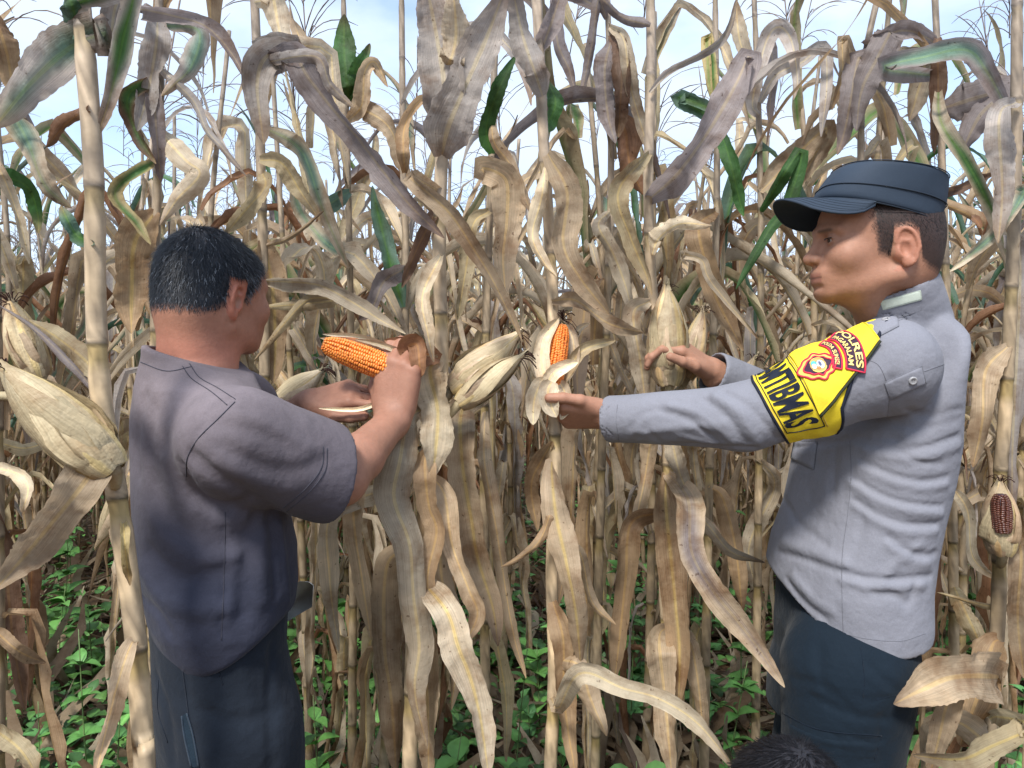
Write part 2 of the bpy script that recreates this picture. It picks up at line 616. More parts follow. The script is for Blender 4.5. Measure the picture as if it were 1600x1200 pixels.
def strands(name, S, roots, dirs, lens, cols, mat, parent, wid=.00035, lift=.25, segs=3, gravity=0, curl=.12):
    """short hairs as thin tapered ribbons that follow the surface"""
    n = len(roots)
    nor = S.grad(roots)
    rnd = RNG.normal(size=(n, 3)) * curl
    V = []
    t = unit(dirs + rnd - nor * np.sum(dirs * nor, 1)[:, None])
    side = unit(np.cross(t, nor))
    p = roots - nor * .0006
    rows = [p]
    for k in range(segs):
        l = lens / segs
        d = unit(t + nor * (lift * (1 - .25 * k))[:, None] if isinstance(lift, np.ndarray) else t + nor * lift * (1 - .35 * k) + A(0, 0, -gravity))
        p = p + d * l[:, None]
        rows.append(p)
    for k, r in enumerate(rows):
        w = wid * (1 - .75 * k / segs)
        V += [r - side * w, r + side * w]
    V = np.stack(V, 1)
    m = 2 * (segs + 1)
    b = np.arange(n)[:, None] * m
    Q = np.vstack([np.hstack([b + 2 * k, b + 2 * k + 1, b + 2 * k + 3, b + 2 * k + 2]) for k in range(segs)])
    c = np.repeat(cols, m, 0)
    me = make_mesh(name, V.reshape(-1, 3), Q, None, mat, True, None, c)
    return child(name, me, parent)

def scatter_on(v, q, mask, n):
    a = v[q[:, 0]]; b = v[q[:, 2]]; c = v[q[:, 1]]
    ar = np.linalg.norm(np.cross(b - a, c - a), axis=1) * mask[q[:, 0]]
    i = RNG.choice(len(q), n, p=ar / ar.sum())
    w = RNG.random((n, 2))
    P0, P1, P2, P3 = v[q[i, 0]], v[q[i, 1]], v[q[i, 2]], v[q[i, 3]]
    u, w = w[:, :1], w[:, 1:]
    return (P0 * (1 - u) + P1 * u) * (1 - w) + (P3 * (1 - u) + P2 * u) * w

def surf_line(S, pix, lift=.0006, n=40, y0=.6, y1=2.2):
    """points on the surface along a photo polyline, pushed out by lift"""
    c = catmull(np.c_[np.asarray(pix, float), np.zeros(len(pix))], n)[:, :2]
    q = S.march(c, y0, y1)
    q = q[~np.isnan(q[:, 0])]
    j = np.nonzero(np.linalg.norm(np.diff(q, axis=0), axis=1) > .04)[0]
    if len(j):                                       # stay on the first sheet met
        runs = np.split(np.arange(len(q)), j + 1)
        q = q[max(runs, key=len)]
    return q + S.grad(q) * lift

def creases(S, items, y0=.6, y1=2.2):
    base = SDF(); base.p = list(S.p)
    for pix, r, amp in items:
        c = catmull(np.c_[np.asarray(pix, float), np.zeros(len(pix))], 9)[:, :2]
        q = base.march(c, y0, y1, 140)
        q = q[~np.isnan(q[:, 0])]
        if len(q) < 2: continue
        j = np.nonzero(np.linalg.norm(np.diff(q, axis=0), axis=1) > .06)[0]
        q = q[max(np.split(np.arange(len(q)), j + 1), key=len)]
        if len(q) > 1: S.crease(q, r, amp)

def ripple(fs, amp, seed=0, asym=.3):
    r = np.random.default_rng(seed)
    K = unit(r.normal(size=(5, 3)) * A(1, 1, asym)) * r.uniform(.7, 1.4, (5, 1)) * fs
    ph = r.uniform(0, 6.3, 5)
    return lambda p: amp * np.sin(p @ K.T + ph).mean(1)

def level(py, xl, xr, Y, ry, yaw=0.0):
    """one cross-section (z, cx, cy, rx, ry) whose outline is seen between photo columns xl and xr"""
    z = P((xl + xr) / 2, py, Y)[2]
    a, b = P(xl, py, Y), P(xr, py, Y)
    cx, rx = (a[0] + b[0]) / 2, (b[0] - a[0]) / 2
    t = np.linspace(0, 2 * PI, 60)
    e = 2 / 2.35
    ux, uy = np.sign(np.cos(t)) * np.abs(np.cos(t)) ** e, np.sign(np.sin(t)) * np.abs(np.sin(t)) ** e
    for _ in range(14):
        u, v = ux * rx, uy * ry
        x, y = cx + u * math.cos(yaw) - v * math.sin(yaw), Y + u * math.sin(yaw) + v * math.cos(yaw)
        px = 800 + FPX * x / y
        l, r = px.min(), px.max()
        cx += ((xl + xr) / 2 - (l + r) / 2) / FPX * Y * .9
        rx = max(.035, rx + ((xr - xl) - (r - l)) / 2 / FPX * Y * .9)
    return (z, cx, Y, rx, ry)

def local(S, c, R):
    """the part of S that matters within R of c"""
    use = S.relevance(np.asarray(c, float)[None], R)
    L = SDF(); L.p = [p for i, p in enumerate(S.p) if use[i][0] or p[1] == 'g']
    return L

SKIN_A = A(.35, .180, .118)      # officer
SKIN_B = A(.33, .162, .108)      # farmer

# ================================================================== officer in the grey shirt
def build_officer():
    root = empty('person', (0.70, 1.42, 0))
    tag(root, 'man in grey uniform shirt, navy cap and yellow armband reaching for an opened ear', 'person')
    YT = 1.42
    yaw = math.radians(8)
    Fb = basis((-1, .14, 0))
    Sh, El, Wr = P(1388, 572, 1.245), P(1168, 652, 1.30), P(957, 655, 1.44)
    Sh2, El2, Wr2 = P(1385, 560, 1.60), P(1250, 640, 1.66), P(1118, 585, 1.58)
    Hd = P(1379, 399, 1.34)
    Fh = basis((-1, .05, -.055), (0.0, 0, 1))
    top = [(486, 1384, 1456, .068), (493, 1374, 1464, .090), (502, 1364, 1474, .115), (513, 1356, 1484, .140), (527, 1346, 1493, .164), (543, 1333, 1500, .177), (560, 1318, 1506, .185),
           (620, 1278, 1511, .190), (680, 1247, 1509, .186), (740, 1234, 1499, .180), (800, 1224, 1484, .178),
           (850, 1208, 1474, .180), (900, 1199, 1468, .184), (950, 1199, 1469, .186), (1000, 1205, 1462, .184), (1040, 1210, 1452, .18)]
    lev = [level(a, b, c, YT, d, yaw) for a, b, c, d in top]
    # ---- body: one continuous surface, coarse where the clothes hide it
    B = SDF()
    W = head_sdf(B, Hd, Fh, 1.035, ears=(1, -1))
    nb = P(1398, 505, 1.40)
    B.u(d_cone(W(-.030, 0, -.03), nb, .051, .052), .03)
    B.u(d_cone(W(.035, 0, -.065), nb + A(-.02, 0, 0), .030, .045), .03)
    B.u(d_loft([(z, cx, cy, max(rx - .036, .02), max(ry - .036, .02)) for z, cx, cy, rx, ry in lev], yaw), .03)
    for s, e, w in ((Sh, El, Wr), (Sh2, El2, Wr2)):
        B.u(d_cone(s, e, .052, .042), .03).u(d_cone(e, w, .040, .027), .01)
    # near (left) hand: palm up, thumb towards the camera pinching the husk
    hw = P(950, 650, 1.445)
    ht, _ = hand_sdf(B, hw, A(-.98, .10, .02), A(.10, .60, .75), A(0, -.8, .6),
             ((38, 42, 25), (48, 50, 30), (58, 50, 32), (66, 52, 34)), th=((.80, .55, -.05), (.96, .22, -.02), (1.0, -.05, .0)), sc=1.0)
    B.u(d_cone(Wr, hw, .028, .0235), .012)
    hw2 = P(1112, 578, 1.575)
    ht2, _ = hand_sdf(B, hw2, A(-.72, -.10, .50), A(-.72, .25, -.45), A(0, -1, .25),
             ((30, 45, 25), (40, 50, 30), (50, 50, 30), (58, 50, 30)), th=((.75, .70, .0), (.92, .35, .12), (.95, .10, .20)), sc=1.0)
    B.u(d_cone(Wr2, hw2, .030, .025), .012)
    hipL, hipR = P(1325, 1030, 1.33), P(1318, 1030, 1.52)
    kL, kR = A(hipL[0] - .03, 1.31, .47), A(hipR[0] - .06, 1.53, .47)
    fL, fR = A(kL[0] + .03, 1.32, .09), A(kR[0] + .03, 1.54, .09)
    for h_, k_, f_ in ((hipL, kL, fL), (hipR, kR, fR)):
        B.u(d_cone(h_, k_, .075, .052), .03).u(d_cone(k_, f_, .050, .036), .01)
        B.u(d_cone(f_ + A(.03, 0, -.05), f_ + A(-.15, 0, -.055), .034, .03), .02)
    def hairfac(q):
        low = np.interp(q[:, 0], [-.12, -.08, -.05, -.036, -.028, -.012, .012, .016, .034, .040], [-.050, -.044, -.034, -.020, .026, .037, .034, -.012, -.006, .03])
        d = np.minimum(q[:, 2] - low, .042 + .12 * (q[:, 2] - .02) - q[:, 0])
        d = d + .0010 * np.sin(q @ A(900, 0, 710)) + .001 * np.sin(q @ A(-630, 200, 1110))
        return np.clip((d + .003) / .013, 0, 1)
    def colf(v):
        q = (v - Hd) @ Fh.T / 1.035
        c = np.ones((len(v), 3)) * SKIN_A
        inh = (np.linalg.norm(q - A(.02, 0, .02), axis=1) < .19)
        def blob(x, y, z, r): return np.exp(-(((q - A(x, y, z)) / r) ** 2).sum(1))
        side = np.abs(q[:, 1])
        m = hairfac(q) * inh
        c = c * (1 - m[:, None] * .90) + A(.012, .012, .015) * m[:, None] * .90
        ear = (q[:, 0] > -.028) & (q[:, 0] < .012) & (np.abs(q[:, 2]) < .036) & (side > .066)
        lip = (np.exp(-((q[:, 2] + .034) / .009) ** 4) * (q[:, 0] > .112) * (side < .024))[:, None] * inh[:, None]
        c = c * (1 - lip * .55) + A(.26, .10, .085) * lip * .55
        brow = (np.exp(-((q[:, 2] - .0450 + .10 * np.maximum(side - .032, 0) ) / (.0040 - .05 * np.abs(side - .024))) ** 2) * np.clip((side - .010) / .006, 0, 1) * np.clip((.047 - side) / .008, 0, 1) * (q[:, 0] > .07))[:, None] * inh[:, None]
        c = c * (1 - brow * .75) + A(.03, .025, .022) * brow * .75
        lid = np.exp(-(((np.abs(q) - A(.100, .031, .0275)) / A(.010, .016, .0030)) ** 2)).prod(1)
        sto = np.exp(-((q[:, 2] + .0335) / .0018) ** 2) * (q[:, 0] > .100) * (side < .026) * inh
        c *= (1 - .2 * np.clip(lid, 0, 1) - .55 * sto)[:, None]
        c *= (1 + .10 * blob(.11, 0, .0, .03) - .06 * blob(.08, .05, -.05, .03))[:, None]
        er = ear[:, None] & inh[:, None]
        c = np.where(er, c * A(1.10, .96, .95), c)
        hair_jaw = (np.exp(-((q[:, 2] + .060) / .020) ** 2) * (q[:, 0] > .07) * inh)[:, None]
        c *= 1 - .10 * hair_jaw
        return np.clip(c, 0, 1)
    ht_all = np.array([t[0] for t in ht] + [hw, Wr, hw + A(-.1, 0, .03), hw + A(-.1, 0, -.03)])
    ht2_all = np.array([t[0] for t in ht2] + [hw2, Wr2, hw2 + A(-.08, 0, .05), hw2 + A(-.08, 0, -.03)])
    zones = [(Hd + A(-.18, -.12, -.13), Hd + A(.14, .12, .16), .0019),
             (*box(ht_all, .035), .0018), (*box(ht2_all, .035), .0019),
             (A(hipL[0] - .35, 1.1, 0), A(1.0, 1.8, Hd[2] - .12), .010)]
    body = body_mesh('body', B, zones, colf, M['skin'], root)
    # ---- eyes
    for s in (1, -1):
        c = W(.0905, .031 * s, .0268)
        u_, v_ = np.meshgrid(np.linspace(0, 2 * PI, 25)[:-1], np.linspace(0, PI, 16), indexing='ij')
        ax_ = Fh[0]; e1_, e2_ = Fh[1], Fh[2]
        loc = np.cos(v_.ravel())[:, None] * ax_ + (np.sin(v_.ravel()) * np.cos(u_.ravel()))[:, None] * e1_ + (np.sin(v_.ravel()) * np.sin(u_.ravel()))[:, None] * e2_
        cc = np.where((v_.ravel() < .22)[:, None], A(.01, .008, .008), np.where((v_.ravel() < .50)[:, None], A(.06, .03, .018), A(.62, .56, .52)))
        Qe = np.array([(i * 16 + j, i * 16 + j + 1, ((i + 1) % 24) * 16 + j + 1, ((i + 1) % 24) * 16 + j) for i in range(24) for j in range(15)])
        child('eye', make_mesh('eye', c + loc * .0135, Qe, None, M['eye'], True, None, cc), root)
    G = Geo()
    pts = [W(.1005 + .0065 * math.cos(a), .031 + .0150 * math.sin(a), .0298 + .0004 * math.cos(a)) for a in np.linspace(-1.2, 1.3, 12)]
    G.tube(np.array(pts), np.r_[.0005, [.0011] * 10, .0008], 5, col=(.02, .015, .015))
    pts = [W(.1005 + .0065 * math.cos(a), -.031 - .0150 * math.sin(a), .0298 + .0004 * math.cos(a)) for a in np.linspace(-1.2, 1.3, 12)]
    G.tube(np.array(pts), np.r_[.0005, [.0011] * 10, .0008], 5, col=(.02, .015, .015))
    child('eyelashes', G.mesh('eyelashes', M['hair']), root)
    # ---- cropped hair
    v, q = surface(B, Hd + A(-.13, -.10, -.06), Hd + A(.13, .10, .10), .006)
    qq = (v - Hd) @ Fh.T / 1.035
    m = hairfac(qq) * (qq[:, 2] < .075)
    R = scatter_on(v, q, m, 9000)
    rq = (R - Hd) @ Fh.T / 1.035
    dirs = np.tile(-Fh[2] * 1.0 - Fh[0] * .35, (len(R), 1))
    ln = RNG.uniform(.003, .006, len(R)) * np.clip((rq[:, 2] + .06) / .08, .45, 1.3)
    g = RNG.uniform(.003, .010, (len(R), 1))
    strands('hair', B, R, dirs, ln, g * A(1, .95, .95), M['hair'], root, wid=.00032, lift=.25)

    # ---- shirt
    S = SDF()
    S.u(d_loft(lev, yaw), .01)
    S.u(d_cone(P(1418, 520, 1.42), Sh + A(.0, .02, -.010), .050, .066), .045)
    S.u(d_cone(P(1418, 520, 1.42), Sh2, .050, .066), .045)
    Em = El + (Sh - El) * .5
    S.u(d_cone(Sh, Em, .080, .068), .025).u(d_cone(Em, El, .068, .057), .02).u(d_cone(El, Wr, .055, .0455), .025)
    S.u(d_cone(Sh2, El2, .076, .058), .03).u(d_cone(El2, Wr2, .055, .047), .02)
    S.u(d_cone(P(1416, 505, 1.385), P(1402, 455, 1.362), .076, .073), .012)        # stand of the collar
    ax1, ax2 = unit(Wr - El), unit(Wr2 - El2)
    S.disp(ripple(34, .0030, 3, .5)).disp(ripple(80, .0008, 5, 1.0))
    creases(S, [
        ([(1345, 690), (1400, 700), (1450, 697), (1498, 680)], .0045, .007), ([(1350, 704), (1400, 716), (1455, 712), (1498, 696)], .007, -.005),
        ([(1330, 745), (1380, 775), (1430, 788), (1470, 790)], .0045, .006), ([(1330, 755), (1380, 787), (1430, 800), (1470, 803)], .007, -.006),
        ([(1335, 780), (1380, 808), (1430, 820), (1465, 818)], .0045, .006), ([(1335, 792), (1380, 821), (1425, 833), (1462, 830)], .007, -.005),
        ([(1345, 720), (1395, 742), (1445, 752), (1480, 745)], .005, .005), ([(1345, 732), (1395, 754), (1440, 764), (1478, 758)], .007, -.004),
        ([(1390, 840), (1420, 862), (1450, 868), (1472, 860)], .006, .006), ([(1390, 852), (1420, 875), (1450, 880)], .008, -.005),
        ([(1318, 893), (1350, 903), (1400, 905), (1455, 900)], .005, .009), ([(1318, 906), (1355, 917), (1400, 918), (1440, 914)], .008, -.006),
        ([(1365, 925), (1400, 930), (1420, 945), (1428, 915)], .006, .007), ([(1215, 862), (1260, 875), (1300, 890), (1318, 897)], .006, .006),
        ([(1225, 845), (1275, 864), (1320, 880)], .010, -.006), ([(1228, 905), (1255, 940), (1290, 968)], .006, .006),
        ([(1240, 900), (1270, 935), (1300, 955)], .009, -.005), ([(1300, 640), (1305, 700), (1300, 770)], .010, .004),
        ([(1225, 780), (1250, 820), (1290, 850)], .008, .004), ([(1350, 800), (1340, 850), (1325, 900)], .008, .003),
        ([(1390, 690), (1430, 720), (1470, 725)], .005, .004), ([(1440, 850), (1400, 880), (1370, 925)], .008, -.004),
        # sleeve
        ([(1010, 700), (1060, 694), (1120, 697), (1180, 700)], .006, .006), ([(1000, 676), (1060, 668), (1130, 664)], .009, -.005),
        ([(1030, 640), (1075, 655), (1120, 690)], .006, .005), ([(1045, 634), (1100, 650), (1145, 690)], .007, -.005),
        ([(1100, 625), (1135, 650), (1165, 692)], .006, .006), ([(1115, 618), (1155, 645), (1185, 690)], .007, -.005),
        ([(1130, 612), (1175, 640), (1215, 685)], .006, .005), ([(985, 668), (1000, 650), (1020, 640)], .006, .003),
        ([(990, 690), (1010, 670), (1030, 690)], .006, .003), ([(1060, 680), (1100, 690), (1150, 700)], .006, -.003),
        ([(1245, 700), (1290, 690), (1350, 684), (1400, 686)], .008, .010), ([(1395, 590), (1392, 630), (1385, 680)], .006, .004),
        ([(1420, 640), (1450, 650), (1500, 640)], .006, .004), ([(1400, 662), (1440, 668), (1500, 655)], .006, .003)])
    # openings: cuffs, neck and the slanting hem
    for a, w, r in ((ax1, Wr, .0415), (ax2, Wr2, .043)):
        S.cut(lambda p, w=w, a=a: np.maximum(np.linalg.norm(p - w, axis=1) - .10, -((p - (w + a * .010)) @ a)), .002)
        S.cut(d_cone(w - a * .025, w + a * .05, r - .002, r), .003)
    S.cut(d_cone(P(1406, 482, 1.37), P(1396, 430, 1.355), .064, .067), .003)
    ncp = P(1400, 452, 1.34)
    S.cut(lambda p: np.maximum(np.linalg.norm(p - ncp, axis=1) - .12, -((p - ncp) @ unit(A(-.42, 0, 1)))), .002)
    hl, hr = P(1198, 922, 1.30), P(1456, 992, 1.30)
    tan = unit(hr - hl); hn = unit(np.cross(tan, A(0, 1, .22)))
    if hn[2] > 0: hn = -hn
    zc = lambda p: (p - hl) @ hn - .042 * np.sin(np.clip((p - hl) @ tan / np.linalg.norm(hr - hl), 0, 1) * PI)
    S.keep(zc, .003)
    S.cut(lambda p: np.maximum(d_loft([(z, cx, cy, rx - .010, ry - .010) for z, cx, cy, rx, ry in lev], yaw)(p), -(zc(p) + .05)), .003)
    grey = A(.205, .209, .240)
    def colf2(v):
        c = np.ones((len(v), 3)) * grey
        return c
    G = Geo()
    v, q = surface(S, A(.16, 1.05, .72), A(1.02, 1.78, 1.56), .0038)
    v = relax(v, q, 1, .4)
    G.add(v, q, col=colf2(v))
    shirt = child('shirt', G.mesh('shirt', M['cloth']), root)
    # seams, hem stitching, back vent strap, pocket, buttons
    T = Geo()
    dk = grey * .72
    for pl in ([(1328, 690), (1330, 740), (1325, 800), (1316, 870), (1316, 940), (1318, 1000)], [(1210, 918), (1245, 950), (1320, 990), (1400, 1002), (1446, 990)],
               [(1392, 602), (1388, 640), (1384, 682)], [(1392, 600), (1440, 582), (1500, 560)], [(1345, 560), (1372, 570), (1388, 602)],
               [(1385, 507), (1420, 495), (1452, 478)], [(1384, 502), (1410, 495), (1440, 484)], [(965, 632), (963, 660), (968, 694)]):
        p = surf_line(S, pl, .0001, 40)
        if len(p) > 3: T.tube(p, .0006, 4, col=dk)
    child('seam', T.mesh('seam', M['cloth']), shirt)
    def panel(poly, lift, name, colr, mat, parent, n=14, thick=.0016):
        """four-cornered cloth panel laid on the shirt; corners in photo pixels"""
        a, b, c, d = [A(*p_) for p_ in poly]
        u, w = np.meshgrid(np.linspace(0, 1, n), np.linspace(0, 1, n), indexing='ij')
        u, w = u.ravel()[:, None], w.ravel()[:, None]
        px = (a * (1 - u) + b * u) * (1 - w) + (d * (1 - u) + c * u) * w
        q = S.march(px, .8, 1.8, 320)
        bad = np.isnan(q[:, 0])
        if bad.any():
            ok_ = np.nonzero(~bad)[0]
            for b_ in np.nonzero(bad)[0]: q[b_] = q[ok_[np.argmin(((px[ok_] - px[b_]) ** 2).sum(1))]]
        g = S.grad(q)
        edge = np.minimum(np.minimum(u, 1 - u), np.minimum(w, 1 - w))[:, 0]
        q = q + g * (lift * np.minimum(1, .25 + edge * 9))[:, None]
        i, j = np.meshgrid(np.arange(n - 1), np.arange(n - 1), indexing='ij')
        k = (i * n + j).ravel()
        Q = np.stack([k, k + n, k + n + 1, k + 1], 1)
        Gp = Geo().add(q, Q, col=colr)
        rim = np.r_[np.arange(n), np.arange(1, n) * n + n - 1, (n * n - 1 - np.arange(1, n)), (np.arange(n - 2, 0, -1) * n), 0]
        Gp.tube(q[rim], .0009, 5, col=colr * .8)
        return child(name, Gp.mesh(name, mat), parent)
    def button(px, py, name='button', colr=(.30, .30, .31)):
        p = S.march([(px, py)], .8, 1.8, 400)[0]
        n = S.grad(p[None])[0]
        t = unit(np.cross(n, A(0, 0, 1))); b = np.cross(n, t)
        Gb = Geo()
        prof = [(0, .0030), (.0035, .0030), (.0048, .0042), (.0062, .0040), (.0068, .0024), (.0066, .0)]
        ring = [[p + n * (h + .0016) + r * (math.cos(a) * t + math.sin(a) * b) for a in np.linspace(0, 2 * PI, 19)[:-1]] for r, h in prof]
        V = np.array(ring).reshape(-1, 3)
        Q = [(i * 18 + j, i * 18 + (j + 1) % 18, (i + 1) * 18 + (j + 1) % 18, (i + 1) * 18 + j) for i in range(5) for j in range(18)]
        Gb.add(V, np.array(Q)[:, ::-1], col=colr)
        for sx in (-1, 1):
            for sy in (-1, 1):
                o = p + n * .0050 + t * sx * .0013 + b * sy * .0013
                Gb.tube([o, o - n * .0008], .00055, 6, col=(.03, .03, .04))
        child(name, Gb.mesh(name, M['plastic']), shirt)
    panel([(1346, 497), (1402, 492), (1404, 510), (1362, 532)], .0042, 'shoulder_strap', grey * 1.05, M['cloth'], shirt)
    panel([(1382, 598), (1440, 572), (1447, 600), (1391, 625)], .0030, 'sleeve_vent_flap', grey * 1.03, M['cloth'], shirt)
    panel([(1238, 688), (1278, 690), (1272, 734), (1232, 716)], .0050, 'breast_pocket_flap', grey * .95, M['cloth'], shirt)
    button(1385, 502); button(1425, 594)
    # pale tape on the collar
    panel([(1376, 471), (1438, 454), (1440, 468), (1380, 484)], .0016, 'collar_tape', A(.52, .58, .50), M['patch'], shirt)

    # ---- yellow armband around the upper arm, developed on the sleeve
    axd = unit(Sh - El)
    e1 = unit(-rays([(1270, 610)])[0] - axd * np.dot(-rays([(1270, 610)])[0], axd))
    e2 = np.cross(axd, e1)
    if e2[2] < 0: e2 = -e2
    RR = .07
    SL = local(S, (Sh + El) / 2, .22)
    ts_, tw_ = np.linspace(-.02, .31, 84), np.linspace(-PI, PI, 109)
    gs_, gw_ = np.meshgrid(ts_, tw_, indexing='ij')
    base_ = El + axd * gs_.ravel()[:, None]
    dr_ = np.cos(gw_.ravel())[:, None] * e1 + np.sin(gw_.ravel())[:, None] * e2
    rr_ = np.linspace(.03, .12, 28)
    vals_ = np.stack([SL.ev(base_ + dr_ * x) for x in rr_], 1)
    k_ = np.where((vals_ > 0).any(1), np.maximum(np.argmax(vals_ > 0, 1), 1), 27)
    i_ = np.arange(len(k_)); a0_, a1_ = vals_[i_, k_ - 1], vals_[i_, k_]
    RT = (rr_[k_ - 1] + (rr_[1] - rr_[0]) * np.clip(-a0_ / np.where(np.abs(a1_ - a0_) < 1e-9, 1, a1_ - a0_), 0, 1)).reshape(gs_.shape)
    RT[:, -1] = RT[:, 0]
    def onarm(s, w, lift=0.0):
        s, w = np.asarray(s, float), np.asarray(w, float)
        a = w / RR
        fs = np.clip((s - ts_[0]) / (ts_[1] - ts_[0]), 0, 82.999); fw = np.clip((a + PI) / (2 * PI) * 108, 0, 107.999)
        i, j = fs.astype(int), fw.astype(int); u, v = fs - i, fw - j
        r = (RT[i, j] * (1 - u) + RT[i + 1, j] * u) * (1 - v) + (RT[i, j + 1] * (1 - u) + RT[i + 1, j + 1] * u) * v
        r = r + .0016 * np.sin(s * 150 + 2.2 * np.sin(w * 60)) * np.sin(w * 70 + s * 35 + 1)
        return El + axd * s[:, None] + (np.cos(a)[:, None] * e1 + np.sin(a)[:, None] * e2) * (r + lift)[:, None]
    def dev(pix):
        q = S.march(pix, .8, 1.8, 500) - El
        s = q @ axd
        x, y = q @ e1, q @ e2
        return np.stack([s, np.arctan2(y, x) * RR], 1)
    # outline of the band: s limits as functions of the angle round the arm
    ref = [(1178, 602), (1205, 645), (1240, 688), (1350, 500), (1372, 535), (1330, 590), (1303, 640), (1305, 675), (1275, 688)]
    D = dev(ref)
    build_officer.debug = dict(zip(ref, D.round(3).tolist()))
    lo_s = lambda w: np.interp(w, [-.22, -.19, -.10, 0, .07, .12, .22], [.060, .060, .046, .034, .030, .034, .060])
    ls = lambda s, w: s + lo_s(w) - .034
    hi_s = lambda w: np.interp(w, [-.22, -.17, -.12, -.037, .003, .030, .045, .075, .12, .16, .22], [.10, .112, .125, .140, .172, .208, .232, .262, .285, .24, .10])
    nw, ns = 90, 44
    w = np.linspace(-PI, PI, nw) * RR
    wv = w
    GA = Geo()
    Sg, Wg = [], []
    for t in np.linspace(0, 1, ns):
        Sg.append(lo_s(wv) * (1 - t) + hi_s(wv) * t); Wg.append(wv)
    Sg, Wg = np.array(Sg), np.array(Wg)
    pts = onarm(Sg.ravel(), Wg.ravel(), .0032).reshape(ns, nw, 3)
    inn = onarm(Sg.ravel(), Wg.ravel(), -.001).reshape(ns, nw, 3)
    pts[0] = inn[0]; pts[-1] = inn[-1]
    i, j = np.meshgrid(np.arange(ns - 1), np.arange(nw - 1), indexing='ij')
    k = (i * nw + j).ravel()
    GA.add(pts.reshape(-1, 3), np.stack([k, k + 1, k + nw + 1, k + nw], 1), col=(.78, .61, .035))
    band = child('armband', GA.mesh('armband', M['patch']), root)
    navy = A(.012, .016, .03)
    GB = Geo()
    GB.tube(onarm(lo_s(wv), wv, .0022), .0026, 6, col=navy)
    GB.tube(onarm(hi_s(wv), wv, .0022), .0034, 6, col=navy)
    child('piping', GB.mesh('piping', M['cap_cloth']), band)
    # developed drawing helpers
    def strip(path, wid, colr, name, parent, lift=.0045, rad=True, mat=None):
        p = catmull(np.c_[np.asarray(path, float), np.zeros(len(path))], 30)
        return Geo().tube(onarm(p[:, 0], p[:, 1], lift), wid, 5, col=colr)
    def flat_fill(name, verts2, faces, colr, lift, parent, mat):
        me = make_mesh(name, onarm(verts2[:, 0], verts2[:, 1], lift), None, faces, mat, False, None, np.ones((len(verts2), 3)) * colr)
        return child(name, me, parent)
    # text outlines come from Blender's own font
    def text_tris(s, bold=.0):
        cu = bpy.data.curves.new('t', 'FONT'); cu.body = s; cu.size = 1; cu.offset = bold; cu.resolution_u = 3
        cu.align_x = 'CENTER'
        o = bpy.data.objects.new('t', cu); COL.objects.link(o)
        dg = bpy.context.evaluated_depsgraph_get()
        me = bpy.data.meshes.new_from_object(o.evaluated_get(dg))
        import bmesh
        bm = bmesh.new(); bm.from_mesh(me)
        bmesh.ops.triangulate(bm, faces=bm.faces)
        for _ in range(2):
            es = [e for e in bm.edges if e.calc_length() > .16]
            if es: bmesh.ops.subdivide_edges(bm, edges=es, cuts=1); bmesh.ops.triangulate(bm, faces=bm.faces)
        V = np.array([v.co[:2] for v in bm.verts]); F_ = np.array([[v.index for v in f.verts] for f in bm.faces])
        bm.free(); bpy.data.meshes.remove(me); bpy.data.objects.remove(o); bpy.data.curves.remove(cu)
        V[:, 0] -= (V[:, 0].min() + V[:, 0].max()) / 2
        return V, F_
    # KAMTIBMAS: reads from over the arm down towards the armpit, letter tops pointing to the shoulder
    V, F_ = text_tris('KAMTIBMAS', .028)
    V = V / A(V[:, 0].max() - V[:, 0].min(), .70)
    s0, s1 = .046, .094
    mid, wid = .033, .160
    ss = s0 + (s1 - s0) * V[:, 1]
    ww = mid - V[:, 0] * wid
    flat_fill('lettering', np.stack([ls(ss, ww), ww], 1), F_[:, ::-1], navy, .0052, band, M['thread'])
    GT = Geo()
    for pth in ([(.041, mid + .084), (.041, mid - .092)], [(.100, mid + .084), (.100, mid - .092)], [(.041, mid - .092), (.100, mid - .092)]):
        p = catmull(np.c_[np.asarray(pth), [0, 0]], 30)
        GT.tube(onarm(ls(p[:, 0], p[:, 1]), p[:, 1], .0042), .0009, 4, col=navy)
    for pth in ([(.037, mid + .085), (.037, mid - .11)], [(.104, mid + .085), (.104, mid - .095)]):
        p = catmull(np.c_[np.asarray(pth), [0, 0]], 30)
        GT.tube(onarm(ls(p[:, 0], p[:, 1]), p[:, 1], .0042), .0011, 4, col=(.75, .55, .10))
    child('stitching', GT.mesh('stitching', M['thread']), band)
    # pocket sheet with badge and arched name tab
    n = 22
    p0, p1, wa, wb = .104, .232, .100, -.032
    wbf = lambda s: wb + (s - p0) / (p1 - p0) * .072
    gs, gt = np.meshgrid(np.linspace(0, 1, n), np.linspace(0, 1, n), indexing='ij')
    gs, gt = gs.ravel(), gt.ravel()
    s_ = p0 + (p1 - p0) * gs
    w_ = wa * (1 - gt) + wbf(s_) * gt
    pp = onarm(s_, w_, .0060)
    i, j = np.meshgrid(np.arange(n - 1), np.arange(n - 1), indexing='ij'); k = (i * n + j).ravel()
    Gp = Geo().add(pp, np.stack([k, k + n, k + n + 1, k + 1], 1)[:, ::-1], col=(.80, .64, .045))
    rim = np.r_[np.arange(n), np.arange(1, n) * n + n - 1, (n * n - 1 - np.arange(1, n)), (np.arange(n - 2, 0, -1) * n), 0]
    Gp.tube(pp[rim], .0013, 5, col=(.80, .60, .04))
    pocket = child('badge_pocket', Gp.mesh('badge_pocket', M['patch']), band)
    Gs = Geo()
    ed = np.linspace(p0, p1, 24)
    Gs.tube(onarm(ed, wbf(ed) - .004, .0062), .0024, 6, col=(.03, .035, .02))
    child('elastic_trim', Gs.mesh('elastic_trim', M['cap_cloth']), band)
    crim, dark = A(.62, .035, .075), A(.05, .025, .05)
